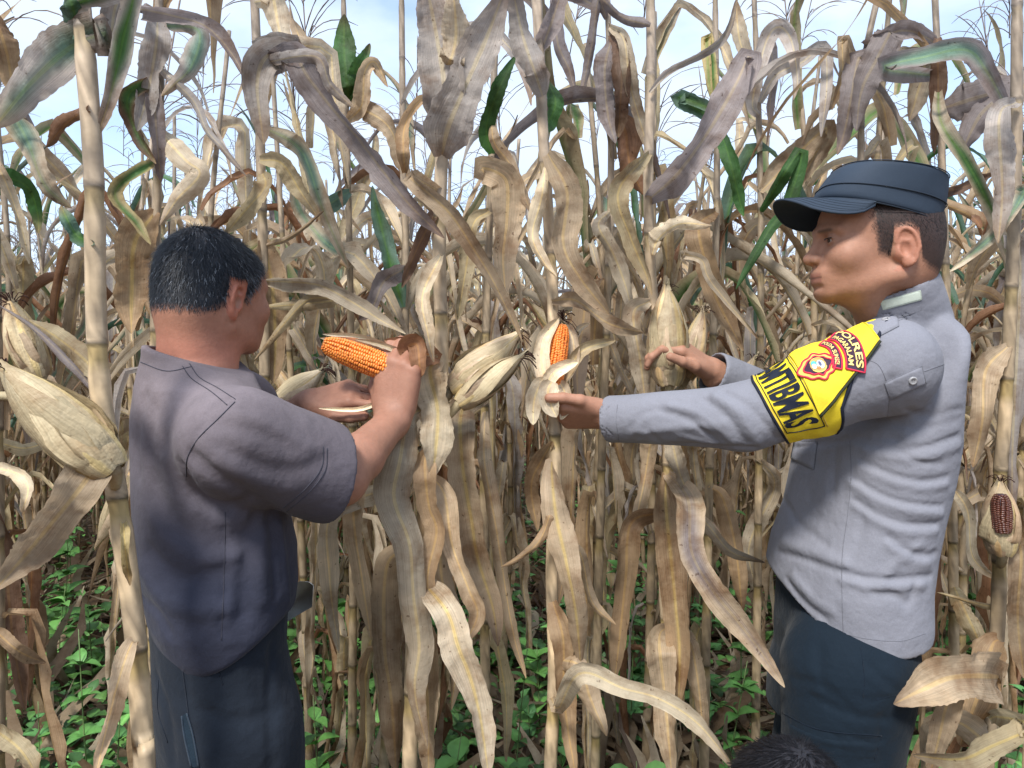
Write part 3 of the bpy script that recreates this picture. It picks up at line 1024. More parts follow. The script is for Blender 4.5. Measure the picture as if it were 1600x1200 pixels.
    # arched tabs: an arc centred on the badge side, spanning angles about the arm axis direction
    cx, cw = .112, .052        # arc centre in (s, w)
    def arc_pt(r, th): return np.stack([cx + r * np.cos(th), cw + r * np.sin(th)], 1)
    def sector(r0, r1, a, colr, lift, nm, parent):
        th = np.linspace(-a, a, 26); rr = np.linspace(r0, r1, 7)
        g = np.array([arc_pt(r, th) for r in rr]).reshape(-1, 2)
        i, j = np.meshgrid(np.arange(6), np.arange(25), indexing='ij'); k = (i * 26 + j).ravel()
        Q = np.stack([k, k + 26, k + 27, k + 1], 1)
        return onarm(g[:, 0], g[:, 1], lift), Q
    tabs = Geo()
    borders = Geo()
    for r0, r1, a in ((.066, .093, .56), (.047, .060, .60)):
        v_, Q = sector(r0, r1, a, dark, .0078, '', None)
        tabs.add(v_, Q, col=dark)
        th = np.linspace(-a, a, 24)
        loop = np.vstack([arc_pt(r0, th), arc_pt(np.linspace(r0, r1, 5)[1:-1], np.full(3, a)), arc_pt(r1, th[::-1]), arc_pt(np.linspace(r1, r0, 5)[1:-1], np.full(3, -a)), arc_pt(r0, th[:1])])
        borders.tube(onarm(loop[:, 0], loop[:, 1], .0080), .0016, 5, col=crim)
    # shield
    ang = np.linspace(0, 2 * PI, 64, endpoint=False)
    sh = []
    for a in ang:
        x, y = math.cos(a), math.sin(a)
        r = .0245 + .0028 * math.cos(2 * a) + .0022 * math.cos(4 * a) + .0016 * math.cos(8 * a)
        if x < 0: r += .004 * x * x
        sh.append((.133 + r * x * 1.0, .036 + r * y * .92))
    sh = np.array(sh); scn = sh.mean(0)
    def ringfill(k1, k0, colr, lift, G_):
        rows = [scn + (sh - scn) * kk for kk in np.linspace(k1, k0, 4)]
        vv = np.vstack(rows); m_ = len(sh)
        Q = [(i * m_ + j, i * m_ + (j + 1) % m_, (i + 1) * m_ + (j + 1) % m_, (i + 1) * m_ + j) for i in range(3) for j in range(m_)]
        G_.add(onarm(vv[:, 0], vv[:, 1], lift), np.array(Q), col=colr)
    ringfill(1.0, .0, A(.80, .45, .12), .0076, tabs)
    ringfill(.72, .0, dark, .0080, tabs)
    lp = np.vstack([sh, sh[:1]])
    borders.tube(onarm(lp[:, 0], lp[:, 1], .0080), .0016, 5, col=crim)
    lp2 = scn + (lp - scn) * .70
    borders.tube(onarm(lp2[:, 0], lp2[:, 1], .0084), .0013, 5, col=crim)
    child('badge', tabs.mesh('badge', M['patch']), pocket)
    child('badge_border', borders.mesh('badge_border', M['thread']), pocket)
    # little crest inside the shield: white bird-like curl, gold wreath, teal field
    cr = Geo()
    def blobp(ds, dw, rs, rw, colr, lift):
        a = np.linspace(0, 2 * PI, 15)[:-1]
        g = np.vstack([scn + A(ds, dw), np.stack([scn[0] + ds + rs * np.cos(a), scn[1] + dw + rw * np.sin(a)], 1)])
        t_ = np.array([(0, 1 + i, 1 + (i + 1) % 14) for i in range(14)])
        cr.add(onarm(g[:, 0], g[:, 1], lift), None, t_, col=colr)
    blobp(0, 0, .0125, .0115, (.45, .33, .12), .0086)
    blobp(.004, .000, .0058, .0068, (.55, .60, .66), .0089)
    blobp(-.0055, .0035, .0042, .0045, (.10, .42, .40), .0089)
    blobp(-.0065, -.0010, .0036, .0040, (.75, .75, .70), .0091)
    blobp(.0035, .0010, .0022, .0040, (.12, .12, .20), .0092)
    blobp(-.0005, -.0050, .0030, .0022, (.62, .22, .08), .0092)
    for sg in (-1, 1):
        a = np.linspace(.5, 2.7, 12)
        g = np.stack([scn[0] - .0125 * np.cos(a), scn[1] + sg * .0118 * np.sin(a)], 1)
        cr.tube(onarm(g[:, 0], g[:, 1], .0088), .0009, 4, col=(.80, .62, .18))
    child('crest', cr.mesh('crest', M['thread']), pocket)
    gold = A(.85, .62, .22)
    for txt, r, hgt, half in (('POLRES', .0805, .0100, .50), ('PAGARALAM', .0695, .0072, .47), ('POLDA SUMSEL', .0500, .0062, .54)):
        V, F_ = text_tris(txt, .022)
        V = V / A((V[:, 0].max() - V[:, 0].min()) / 2, .70)
        th = -V[:, 0] * half
        g = arc_pt(r + V[:, 1] * hgt, th)
        me = make_mesh('name_lettering', onarm(g[:, 0], g[:, 1], .0092), None, F_[:, ::-1], M['thread'], False, None, np.ones((len(g), 3)) * gold)
        child('name_lettering', me, pocket)

    # ---- cap
    cz = Geo()
    def ring(l, r, Yc, ry, n=72, sup=2.3):
        a_, b_ = P(*l, Yc), P(*r, Yc)
        c_ = (a_ + b_) / 2; hx = np.linalg.norm(b_ - a_) / 2; ex = unit(b_ - a_)
        th = np.linspace(0, 2 * PI, n, endpoint=False)
        x = np.sign(np.cos(th)) * np.abs(np.cos(th)) ** (2 / sup); y = np.sign(np.sin(th)) * np.abs(np.sin(th)) ** (2 / sup)
        return c_ + x[:, None] * hx * ex + (y * ry)[:, None] * A(0, 1, 0)
    YC = 1.34
    prof = [((1285, 319), (1452, 357), .074), ((1276, 316), (1457, 361), .082), ((1272, 310), (1459, 354), .084), ((1280, 299), (1462, 333), .085), ((1282, 295), (1464.5, 330), .087),
            ((1293, 281), (1466.5, 310), .089), ((1303, 268), (1468, 292), .091), ((1308, 263), (1467.5, 288.5), .0915), ((1313, 261.5), (1464, 287), .089),
            ((1335, 263), (1445, 282.5), .070), ((1365, 268), (1415, 278), .032), ((1388, 273), (1392, 274), .003)]
    rows = np.array([ring(l, r, YC, ry) for l, r, ry in prof])
    nr, nc = rows.shape[:2]
    g = ripple(60, .0050, 12, 1.0)(rows.reshape(-1, 3)).reshape(nr, nc)
    cen = rows.mean(1, keepdims=True)
    amp = np.array([0, .2, .3, .7, .8, 1.2, .7, .3, .6, 1.0, 1, .3])
    rows = rows + unit(rows - cen + 1e-6) * (g * amp[:, None])[..., None]
    rows[8:, :, 2] += (g[8:] * 1.2) + .004 * np.sin(np.linspace(0, 2 * PI, nc) + .5)[None]
    dense = []
    V = rows.reshape(-1, 3)
    Q = np.array([(i * nc + j, (i + 1) * nc + j, (i + 1) * nc + (j + 1) % nc, i * nc + (j + 1) % nc) for i in range(nr - 1) for j in range(nc)])
    capc = A(.029, .044, .068)
    cz.add(V, Q[:, ::-1], col=capc)
    cap_o = child('cap', cz.mesh('cap', M['cap_cloth']), root)
    md = cap_o.modifiers.new('s', 'SUBSURF'); md.levels = md.render_levels = 1
    cs = Geo()
    for ri in (4, 7, 1):
        rr_ = rows[ri]; rr_ = np.vstack([rr_, rr_[:1]])
        cs.tube(cen[ri] + (rr_ - cen[ri]) * 1.004, .0010, 5, col=capc * .6)
    child('cap_seam', cs.mesh('cap_seam', M['cap_cloth']), cap_o)
    # brim
    br = Geo()
    nb_, mb = 33, 11
    th = np.linspace(-1.27, 1.27, nb_)
    f0 = P(1274, 314, YC); mid_ = P(1366, 338, YC)
    cxx = mid_
    exf = unit(f0 - mid_); rf = np.linalg.norm(f0 - mid_)
    def brim(up_off):
        R_ = []
        for k_ in range(mb):
            t = k_ / (mb - 1)
            row = []
            for a in th:
                inner = cxx + exf * rf * math.cos(a) ** .9 + A(0, 1, 0) * .083 * math.sin(a)
                reach = .072 * max(.001, math.cos(a * 1.23)) ** .62
                dirn = unit(exf * 1.0 + A(0, 1, 0) * .55 * math.sin(a))
                drop = (-.008 * t - .010 * t * t - .046 * (math.sin(a) ** 2) * (t ** .8)) * min(1, (reach / .058) ** .8)
                row.append(inner + dirn * reach * t + A(0, 0, 1) * (drop * 1.0 + up_off) + A(-.0, 0, 0))
            R_.append(row)
        return np.array(R_)
    tp, bt = brim(.0012), brim(-.0018)
    i, j = np.meshgrid(np.arange(mb - 1), np.arange(nb_ - 1), indexing='ij'); k = (i * nb_ + j).ravel()
    Qb = np.stack([k, k + 1, k + nb_ + 1, k + nb_], 1)
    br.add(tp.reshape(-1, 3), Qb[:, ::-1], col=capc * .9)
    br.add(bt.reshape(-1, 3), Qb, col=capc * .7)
    br.tube((tp[-1] + bt[-1]) / 2, .0022, 6, col=capc * .8)
    brim_o = child('brim', br.mesh('brim', M['cap_cloth']), cap_o)
    st = Geo()
    for t in (.30, .46, .62, .78, .90):
        k_ = t * (mb - 1); a0 = int(k_); fr = k_ - a0
        r_ = tp[a0] * (1 - fr) + tp[a0 + 1] * fr
        st.tube(r_ + A(0, 0, .0001), .00045, 4, col=capc * .35)
    child('brim_stitching', st.mesh('brim_stitching', M['thread']), brim_o)

    # ---- trousers
    T = SDF()
    tl = [level(a, b, c, 1.42, d, yaw) for a, b, c, d in ((890, 1218, 1452, .160), (985, 1214, 1444, .165), (1030, 1214, 1436, .170), (1060, 1207, 1428, .172), (1100, 1204, 1412, .170), (1130, 1203, 1400, .165))]
    T.u(d_loft(tl, yaw), .01)
    for h_, k_, f_ in ((hipL, kL, fL), (hipR, kR, fR)):
        T.u(d_cone(h_ + A(0, 0, -.02), k_, .118, .088), .03).u(d_cone(k_, f_ + A(0, 0, .03), .085, .070), .02)
    T.disp(ripple(26, .004, 8, .6)).disp(ripple(70, .0012, 9, 1.0))
    creases(T, [([(1345, 1015), (1350, 1060), (1352, 1095)], .003, .003), ([(1352, 1096), (1400, 1088)], .003, .003), ([(1280, 1010), (1282, 1060), (1300, 1100)], .010, .003),
                ([(1270, 1090), (1330, 1118), (1385, 1125)], .007, .005), ([(1360, 1040), (1390, 1070), (1405, 1080)], .007, .005),
                ([(1218, 1120), (1290, 1150), (1375, 1160)], .004, .004), ([(1218, 1128), (1290, 1158), (1375, 1168)], .006, -.004),
                ([(1240, 1060), (1290, 1075), (1330, 1110)], .008, .004), ([(1380, 1120), (1375, 1165), (1378, 1200)], .006, .005),
                ([(1230, 1150), (1300, 1187), (1370, 1190)], .004, .004)])
    for f_ in (fL, fR): T.cut(d_cone(f_ + A(0, 0, -.03), f_ + A(0, 0, .02), .062, .060), .004)
    G = Geo()
    v, q = surface(T, A(.40, 1.10, .62), A(.90, 1.75, .93), .005); G.add(v, q, col=A(.007, .014, .023))
    v, q = surface(T, A(.40, 1.10, .05), A(.90, 1.75, .635), .011); G.add(v, q, col=A(.007, .014, .023))
    tr = child('trousers', G.mesh('trousers', M['cloth']), root)
    sm = Geo()
    for pl in ([(1345, 1012), (1351, 1060), (1352, 1094), (1400, 1086)], [(1212, 1108), (1280, 1140), (1378, 1150)], [(1222, 1145), (1280, 1180), (1368, 1190)], [(1378, 1150), (1366, 1188)]):
        p = surf_line(T, pl, .0002, 30, .9, 1.8)
        if len(p) > 3: sm.tube(p, .0009, 4, col=A(.006, .012, .022))
    child('seam', sm.mesh('seam', M['cloth']), tr)
    for f_ in (fL, fR):
        Sx = SDF().u(d_cone(f_ + A(.035, 0, -.045), f_ + A(-.15, 0, -.052), .042, .038), .01).u(d_cone(f_ + A(.01, 0, .06), f_ + A(.01, 0, -.02), .050, .046), .03)
        Sx.cut(lambda p: p[:, 2] - .0, .004)
        v, q = surface(Sx, f_ + A(-.24, -.09, -.095), f_ + A(.12, .09, .14), .007)
        child('boot', Geo().add(v, q, col=A(.012, .012, .013)).mesh('boot', M['plastic']), root)
    return ht, ht2
# ================================================================== farmer in the faded shirt
def whorl_hair(name, S, v, q, mask, O, F, n, lens, root, greyf, wid=.00045, lift=.32, whorl=(-.045, .0, .13), base=(.012, .013, .016)):
    R = scatter_on(v, q, mask, n)
    rq = (R - O) @ F.T
    w = A(*whorl)
    d = rq - w
    loc = unit(d)                                   # away from the crown
    swirl = np.cross(loc, A(0, 0, 1)) * .35
    dl = unit(loc + swirl + A(0, 0, -.25))
    dirs = dl @ F
    L = lens * RNG.uniform(.65, 1.25, n)
    L = L * np.clip(.45 + (rq[:, 2] + .03) / .12, .35, 1.15)
    gf = greyf(rq) > RNG.random(n)
    c = np.tile(A(*base), (n, 1)) * RNG.uniform(.6, 1.6, (n, 1))
    c[gf] = A(.17, .19, .22) * RNG.uniform(.6, 1.3, (gf.sum(), 1))
    return strands(name, S, R, dirs, L, c, M['hair'], root, wid=wid, lift=lift, segs=3, curl=.22)

def build_farmer():
    root = empty('person', (-.50, 1.22, 0))
    tag(root, 'man with short greying hair in a faded dark shirt holding an orange ear of maize', 'person')
    YT = 1.22
    HS = .94
    yaw = math.radians(27)
    Hd = P(325, 475, 1.225)
    Fh = basis((.38, .92, -.10), (.03, .05, 1))
    Sh, El, Wr = P(372, 688, 1.055), P(531, 748, 1.165), P(612, 661, 1.320)
    Sh2, El2, Wr2 = P(372, 640, 1.385), P(378, 700, 1.46), P(481, 634, 1.40)
    top = [(548, 245, 352, .050), (560, 228, 372, .090), (580, 216, 386, .120), (605, 208, 396, .150), (650, 201, 412, .165), (700, 199, 424, .168),
           (760, 199, 440, .166), (800, 200, 450, .165), (850, 203, 462, .168), (900, 209, 464, .170), (950, 218, 456, .168), (985, 232, 448, .16), (1010, 245, 436, .150)]
    lev = [level(py, a, b, YT, ry, yaw) for py, a, b, ry in top]
    B = SDF()
    W = head_sdf(B, Hd, Fh, HS, slim=.88)
    nb = P(300, 580, 1.20)
    B.u(d_cone(W(-.035, 0, -.03), nb + A(.0, -.0, 0), .050, .054), .03)
    B.u(d_cone(W(.02, 0, -.06), nb + A(.02, .02, 0), .034, .045), .03)
    B.u(d_loft([(z, cx, cy, max(rx - .04, .02), max(ry - .04, .02)) for z, cx, cy, rx, ry in lev], yaw), .03)
    B.u(d_cone(Sh, El, .056, .044), .03).u(d_cone(El, El + (Wr - El) * .35, .040, .039), .012).u(d_cone(El + (Wr - El) * .35, Wr, .039, .028), .012)
    B.u(d_cone(Sh2, El2, .052, .042), .03).u(d_cone(El2, El2 + (Wr2 - El2) * .35, .041, .041), .012).u(d_cone(El2 + (Wr2 - El2) * .35, Wr2, .040, .0265), .012)
    # near (right) hand: back of the hand to the camera, fingers over the ear
    hw = P(614, 652, 1.325)
    ht, _ = hand_sdf(B, hw, A(.10, .10, .98), A(.25, .90, -.05), A(-.95, .1, .2),
             ((30, 62, 34), (34, 66, 36), (40, 68, 38), (46, 66, 38)), spread=(-.02, .04, .10, .20), th=((.65, .60, .45), (.75, .30, .65), (.60, .05, .85)), sc=1.10)
    B.u(d_cone(Wr, hw, .030, .026), .012)
    hw2 = P(484, 630, 1.39)
    ht2, _ = hand_sdf(B, hw2, A(.88, -.08, .22), A(.15, .55, -.75), A(.3, -.75, -.5),
             ((22, 30, 15), (28, 34, 18), (34, 40, 20), (40, 44, 22)), th=((.75, .55, .15), (.93, .25, .18), (.97, .05, .12)), sc=.95)
    B.u(d_cone(Wr2, hw2, .028, .024), .012)
    hipR, hipL = P(378, 1050, 1.16), P(300, 1050, 1.29)
    for h_ in (hipR, hipL):
        k_ = A(h_[0], h_[1] + .02, .45); f_ = A(h_[0] - .01, h_[1] - .02, .09)
        B.u(d_cone(h_ + A(0, .02, -.10), k_, .055, .048), .02).u(d_cone(k_, f_, .048, .036), .01)
        B.u(d_cone(f_ + A(-.02, -.03, -.05), f_ + A(.10, .09, -.055), .034, .028), .02)
    def hairmask(v):
        q = (v - Hd) @ Fh.T / HS
        side = np.abs(q[:, 1])
        ear = (q[:, 0] > -.030) & (q[:, 0] < .014) & (q[:, 2] < .042) & (side > .058)
        line = np.interp(q[:, 0], [-.12, -.09, -.06, -.02, .012, .03, .05, .08, .12], [-.028, -.030, -.030, -.008, .000, .008, .05, .085, .085])
        return ((q[:, 2] > line) & ~ear & (np.linalg.norm(q - A(-.005, 0, .045), axis=1) < .14)), q
    def colf(v):
        m, q = hairmask(v)
        c = np.ones((len(v), 3)) * SKIN_B
        line = np.interp(q[:, 0], [-.12, -.09, -.06, -.02, .012, .03, .05, .08, .12], [-.028, -.030, -.030, -.008, .000, .008, .05, .085, .085])
        mf = (m * np.clip((q[:, 2] - line) / .016, 0, 1))[:, None]
        c = c * (1 - mf) + A(.035, .036, .042) * mf
        neck = np.exp(-((q[:, 2] + .09) / .035) ** 2)[:, None] * (np.linalg.norm(q, axis=1) < .2)[:, None]
        c = c * (1 + neck * A(.18, .02, .02))
        ear = ((q[:, 0] > -.028) & (q[:, 0] < .014) & (np.abs(q[:, 1]) > .068) & (np.abs(q[:, 2]) < .04))[:, None]
        c = np.where(ear & ~m[:, None], c * A(1.12, .88, .86), c)
        hand = (np.linalg.norm(v - ht2[1][0], axis=1) < .06)[:, None]
        return np.clip(np.where(hand, c * A(1.06, .92, .92), c), 0, 1)
    zones = [(Hd + A(-.17, -.17, -.17), Hd + A(.17, .17, .16), .002),
             (np.minimum(El, Wr) - A(.07, .13, .07), np.maximum(El, Wr) + A(.085, .09, .155), .0024),
             (np.minimum(El2, Wr2) - A(.04, .09, .06), np.maximum(El2, Wr2) + A(.13, .06, .10), .0024),
             (A(-.80, .85, 0), A(-.12, 1.6, Hd[2] - .16), .010)]
    body_mesh('body', B, zones, colf, M['skin'], root)
    v, q = surface(B, Hd + A(-.14, -.14, -.07), Hd + A(.14, .14, .15), .005)
    m, _ = hairmask(v)
    q_ = (v - Hd) @ Fh.T / HS
    edge = np.interp(q_[:, 0], [-.12, -.09, -.06, -.02, .012, .03, .05, .08, .12], [-.028, -.030, -.030, -.008, .000, .008, .05, .085, .085])
    m = m * np.clip((q_[:, 2] - edge + .002 + .004 * np.sin(q_ @ A(300, 260, 0))) / .014, .08, 1)
    whorl_hair('hair', B, v, q, m.astype(float), Hd, Fh, 20000, .012, root,
               lambda r: np.clip(.035 + .30 * np.exp(-((r[:, 0] - .03) / .03) ** 2) * (r[:, 2] < .06) + .03 * (r[:, 2] < .0), 0, 1), base=(.012, .0155, .022))
    # ---- shirt
    S = SDF()
    S.u(d_loft(lev, yaw), .01)
    Em = Sh + (El - Sh) * .86
    S.u(d_cone(P(318, 610, 1.20), Sh + A(-.01, .02, -.005), .060, .074), .05)
    S.u(d_cone(P(318, 612, 1.24), Sh2 + A(0, 0, 0), .060, .065), .05)
    S.u(d_cone(Sh, Em, .079, .076), .03)
    S.u(d_cone(Sh2, Sh2 + (El2 - Sh2) * .6 + A(.01, 0, -.03), .070, .066), .03)
    axs = unit(El - Sh)
    S.u(d_cone(P(300, 590, 1.20), P(294, 552, 1.19), .076, .068), .018)
    S.disp(ripple(22, .0050, 21, .5)).disp(ripple(60, .0012, 22, 1.0))
    creases(S, [([(225, 620), (213, 680), (215, 740)], .014, .006), ([(240, 640), (232, 700), (248, 780), (285, 830)], .012, .005), ([(285, 730), (310, 770), (350, 790), (385, 780)], .010, .008),
                ([(262, 720), (290, 780), (340, 812), (380, 810)], .013, -.007), ([(240, 760), (270, 820), (330, 852), (385, 840), (430, 800)], .014, .006),
                ([(240, 810), (270, 850), (320, 872), (370, 868)], .012, -.006), ([(235, 860), (265, 895), (300, 905), (340, 895)], .012, .008), ([(225, 890), (250, 930), (300, 952), (350, 950)], .016, -.008),
                ([(222, 935), (245, 955), (262, 985)], .008, .006), ([(350, 800), (352, 880), (345, 990)], .005, .003), ([(395, 810), (385, 880), (380, 960)], .012, .006),
                ([(425, 810), (428, 870), (432, 930)], .006, .006), ([(438, 820), (444, 880), (450, 940)], .007, -.005), ([(410, 815), (408, 880), (412, 940)], .010, -.005),
                ([(300, 712), (340, 745), (390, 775), (435, 800)], .010, .009), ([(350, 700), (400, 725), (460, 735), (505, 720)], .010, .004), ([(345, 720), (400, 750), (455, 765)], .012, -.004),
                ([(330, 660), (390, 672), (440, 690)], .012, .003), ([(375, 650), (420, 665), (480, 700)], .010, -.003), ([(300, 700), (330, 640), (366, 620)], .004, .003)])
    ow = Em + axs * .010
    S.cut(lambda p: np.maximum(np.linalg.norm(p - ow - axs * .03, axis=1) - .13, -((p - ow) @ unit(axs + A(.05, 0, .22)))), .002)
    S.cut(d_cone(ow - axs * .03, ow + axs * .06, .066, .068), .004)
    S.cut(d_cone(P(298, 575, 1.21), P(300, 520, 1.20), .058, .063), .004)
    npl = P(294, 562, 1.15)
    S.cut(lambda p: np.maximum(np.linalg.norm(p - npl, axis=1) - .14, -((p - npl) @ unit(A(.30, .0, 1.0)))), .003)
    zb = P(330, 1012, YT)[2]
    def hem(p):
        f = np.clip((p[:, 0] - P(225, 0, YT)[0]) / .24, 0, 1)
        return (zb + .048 * (1 - np.sin(f * PI)) ** 1.2 + .03 * f * f) - p[:, 2]
    S.keep(hem, .010)
    navy = A(.034, .037, .056)
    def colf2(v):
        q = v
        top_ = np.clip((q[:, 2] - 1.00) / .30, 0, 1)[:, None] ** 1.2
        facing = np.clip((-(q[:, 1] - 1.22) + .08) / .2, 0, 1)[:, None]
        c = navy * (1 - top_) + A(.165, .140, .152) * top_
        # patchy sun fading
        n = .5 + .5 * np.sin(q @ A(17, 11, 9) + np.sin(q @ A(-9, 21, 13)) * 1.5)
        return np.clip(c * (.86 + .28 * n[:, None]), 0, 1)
    G = Geo()
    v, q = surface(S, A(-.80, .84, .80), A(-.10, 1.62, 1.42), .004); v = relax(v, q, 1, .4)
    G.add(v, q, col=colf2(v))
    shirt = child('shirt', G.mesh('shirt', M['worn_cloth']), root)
    T = Geo(); dk = A(.05, .05, .065)
    for pl in ([(367, 628), (340, 655), (310, 685), (293, 715), (291, 745)], [(285, 572), (300, 592), (330, 612), (355, 633)], [(296, 568), (312, 590), (340, 606), (368, 624)],
               [(511, 700), (508, 735), (480, 772), (440, 805)], [(505, 698), (502, 731), (475, 766), (436, 799)], [(220, 566), (260, 580), (300, 573)], [(352, 800), (350, 900), (346, 1000)]):
        p = surf_line(S, pl, .0003, 40, .6, 1.7)
        if len(p) > 3: T.tube(p, .0008, 4, col=dk)
    child('seam', T.mesh('seam', M['worn_cloth']), shirt)
    # ---- trousers
    T = SDF()
    tl = [level(py, a, b, YT, ry, yaw) for py, a, b, ry in ((900, 222, 455, .145), (960, 225, 447, .15), (1000, 226, 444, .150), (1050, 226, 452, .152), (1100, 228, 460, .152), (1150, 232, 462, .150), (1200, 240, 462, .145))]
    T.u(d_loft(tl, yaw), .01)
    for h_ in (hipR, hipL):
        k_ = A(h_[0], h_[1] + .02, .45); f_ = A(h_[0] - .01, h_[1] - .02, .12)
        T.u(d_cone(h_ + A(0, 0, -.10), k_, .086, .082), .03).u(d_cone(k_, f_, .082, .072), .02)
    T.disp(ripple(20, .004, 31, .5)).disp(ripple(75, .001, 32, 1.0))
    creases(T, [([(280, 1000), (292, 1080), (300, 1150), (312, 1200)], .006, .004), ([(335, 1010), (345, 1060), (352, 1100)], .007, .004), ([(425, 1010), (422, 1100), (425, 1200)], .008, .006),
                ([(310, 1110), (370, 1125), (430, 1110)], .010, .005), ([(245, 1060), (262, 1120), (270, 1190)], .010, .005), ([(360, 1010), (380, 1060), (390, 1120)], .010, -.004)])
    G = Geo()
    v, q = surface(T, A(-.78, .88, .50), A(-.15, 1.50, .94), .005); G.add(v, q, col=A(.016, .021, .030))
    v, q = surface(T, A(-.78, .88, .08), A(-.15, 1.50, .515), .011); G.add(v, q, col=A(.016, .021, .030))
    tr = child('trousers', G.mesh('trousers', M['worn_cloth']), root)
    sm = Geo()
    for pl in ([(280, 1005), (290, 1080), (298, 1140), (310, 1198)], [(248, 1062), (247, 1110), (262, 1160)], [(335, 1012), (348, 1070)]):
        p = surf_line(T, pl, .0004, 30, .7, 1.7)
        if len(p) > 3: sm.tube(p, .0010, 4, col=A(.015, .02, .03))
    # torn slit with the blue lining showing
    a = surf_line(T, [(285, 1118), (289, 1150), (300, 1198)], .0015, 16, .7, 1.7); b = surf_line(T, [(292, 1114), (303, 1150), (311, 1198)], .0015, 16, .7, 1.7)
    n_ = min(len(a), len(b))
    if n_ > 2:
        V = np.vstack([a[:n_], b[:n_]]); i = np.arange(n_ - 1)
        Gl = Geo().add(V, np.stack([i, i + 1, i + 1 + n_, i + n_], 1), col=A(.016, .028, .042)).tube(a, .0014, 5, col=A(.035, .05, .07)).tube(b, .0014, 5, col=A(.035, .05, .07))
        child('torn_pocket', Gl.mesh('torn_pocket', M['worn_cloth']), tr)
    child('seam', sm.mesh('seam', M['worn_cloth']), tr)
    return ht, ht2

# ================================================================== third person, only the crown of the head in view
def build_crouching():
    Hd = P(1240, 1306, 1.02)
    root = empty('person', (Hd[0], Hd[1], 0))
    tag(root, 'crouching person with short black hair whose crown shows at the bottom edge', 'person')
    Fh = basis((-.25, .95, -.25), (.0, .2, 1))
    B = SDF()
    W = head_sdf(B, Hd, Fh, .96)
    sh = Hd + A(.02, -.03, -.20)
    B.u(d_cone(W(-.03, 0, -.03), sh, .050, .058), .03)
    B.u(d_cone(sh + A(-.15, -.02, -.04), sh + A(.15, .02, -.04), .055, .055), .05)
    B.u(d_cone(sh + A(0, 0, -.05), A(sh[0], sh[1] - .06, .20), .12, .13), .06)
    for s in (-1, 1):
        hip = A(sh[0] + .09 * s, sh[1] - .05, .18); kn = A(sh[0] + .13 * s, sh[1] + .26, .42); ft = A(sh[0] + .12 * s, sh[1] + .12, .05)
        B.u(d_cone(hip, kn, .085, .058), .03).u(d_cone(kn, ft, .056, .036), .01).u(d_cone(ft, ft + A(0, .14, -.01), .034, .028), .02)
        el = sh + A(.20 * s, .10, -.20)
        wr = kn + A(-.03 * s, .03, .05)
        B.u(d_cone(sh + A(.17 * s, 0, -.04), el, .048, .040), .03).u(d_cone(el, wr, .038, .026), .01)
        hand_sdf(B, wr, A(-.1 * s, .8, -.4), A(0, -.3, -.9), A(-s, 0, 0), ((15, 20, 12),) * 4, sc=.9)
    col = lambda v: np.where((v[:, 2] > Hd[2] + .02)[:, None], A(.02, .02, .025), np.where((v[:, 2] < sh[2] - .02)[:, None] & (v[:, 2] > .1)[:, None], A(.05, .06, .08), SKIN_B)) * np.ones((len(v), 3))
    lo = A(sh[0] - .34, sh[1] - .25, -.01)
    body_mesh('body', B, [(Hd + A(-.12, -.12, -.12), Hd + A(.12, .13, .14), .004), (lo, A(sh[0] + .34, sh[1] + .52, Hd[2] - .11), .009)], col, M['skin'], root)
    v, q = surface(B, Hd + A(-.13, -.13, -.03), Hd + A(.13, .13, .15), .006)
    qq = (v - Hd) @ Fh.T
    m = (qq[:, 2] > np.interp(qq[:, 0], [-.1, 0, .06, .1], [-.04, .0, .08, .09])).astype(float)
    whorl_hair('hair', B, v, q, m, Hd, Fh, 14000, .015, root, lambda r: np.full(len(r), .0), lift=.12, wid=.0006, base=(.006, .006, .008))
    S = SDF().u(d_cone(sh + A(-.15, -.02, -.06), sh + A(.15, .02, -.06), .068, .068), .05).u(d_cone(sh + A(0, 0, -.08), A(sh[0], sh[1] - .06, .22), .135, .145), .06)
    S.disp(ripple(30, .004, 40))
    v, q = surface(S, lo, A(sh[0] + .34, sh[1] + .3, sh[2] + .05), .010)
    child('shirt', Geo().add(v, q, col=A(.05, .06, .08)).mesh('shirt', M['cloth']), root)

build_officer()
build_farmer()
build_crouching()
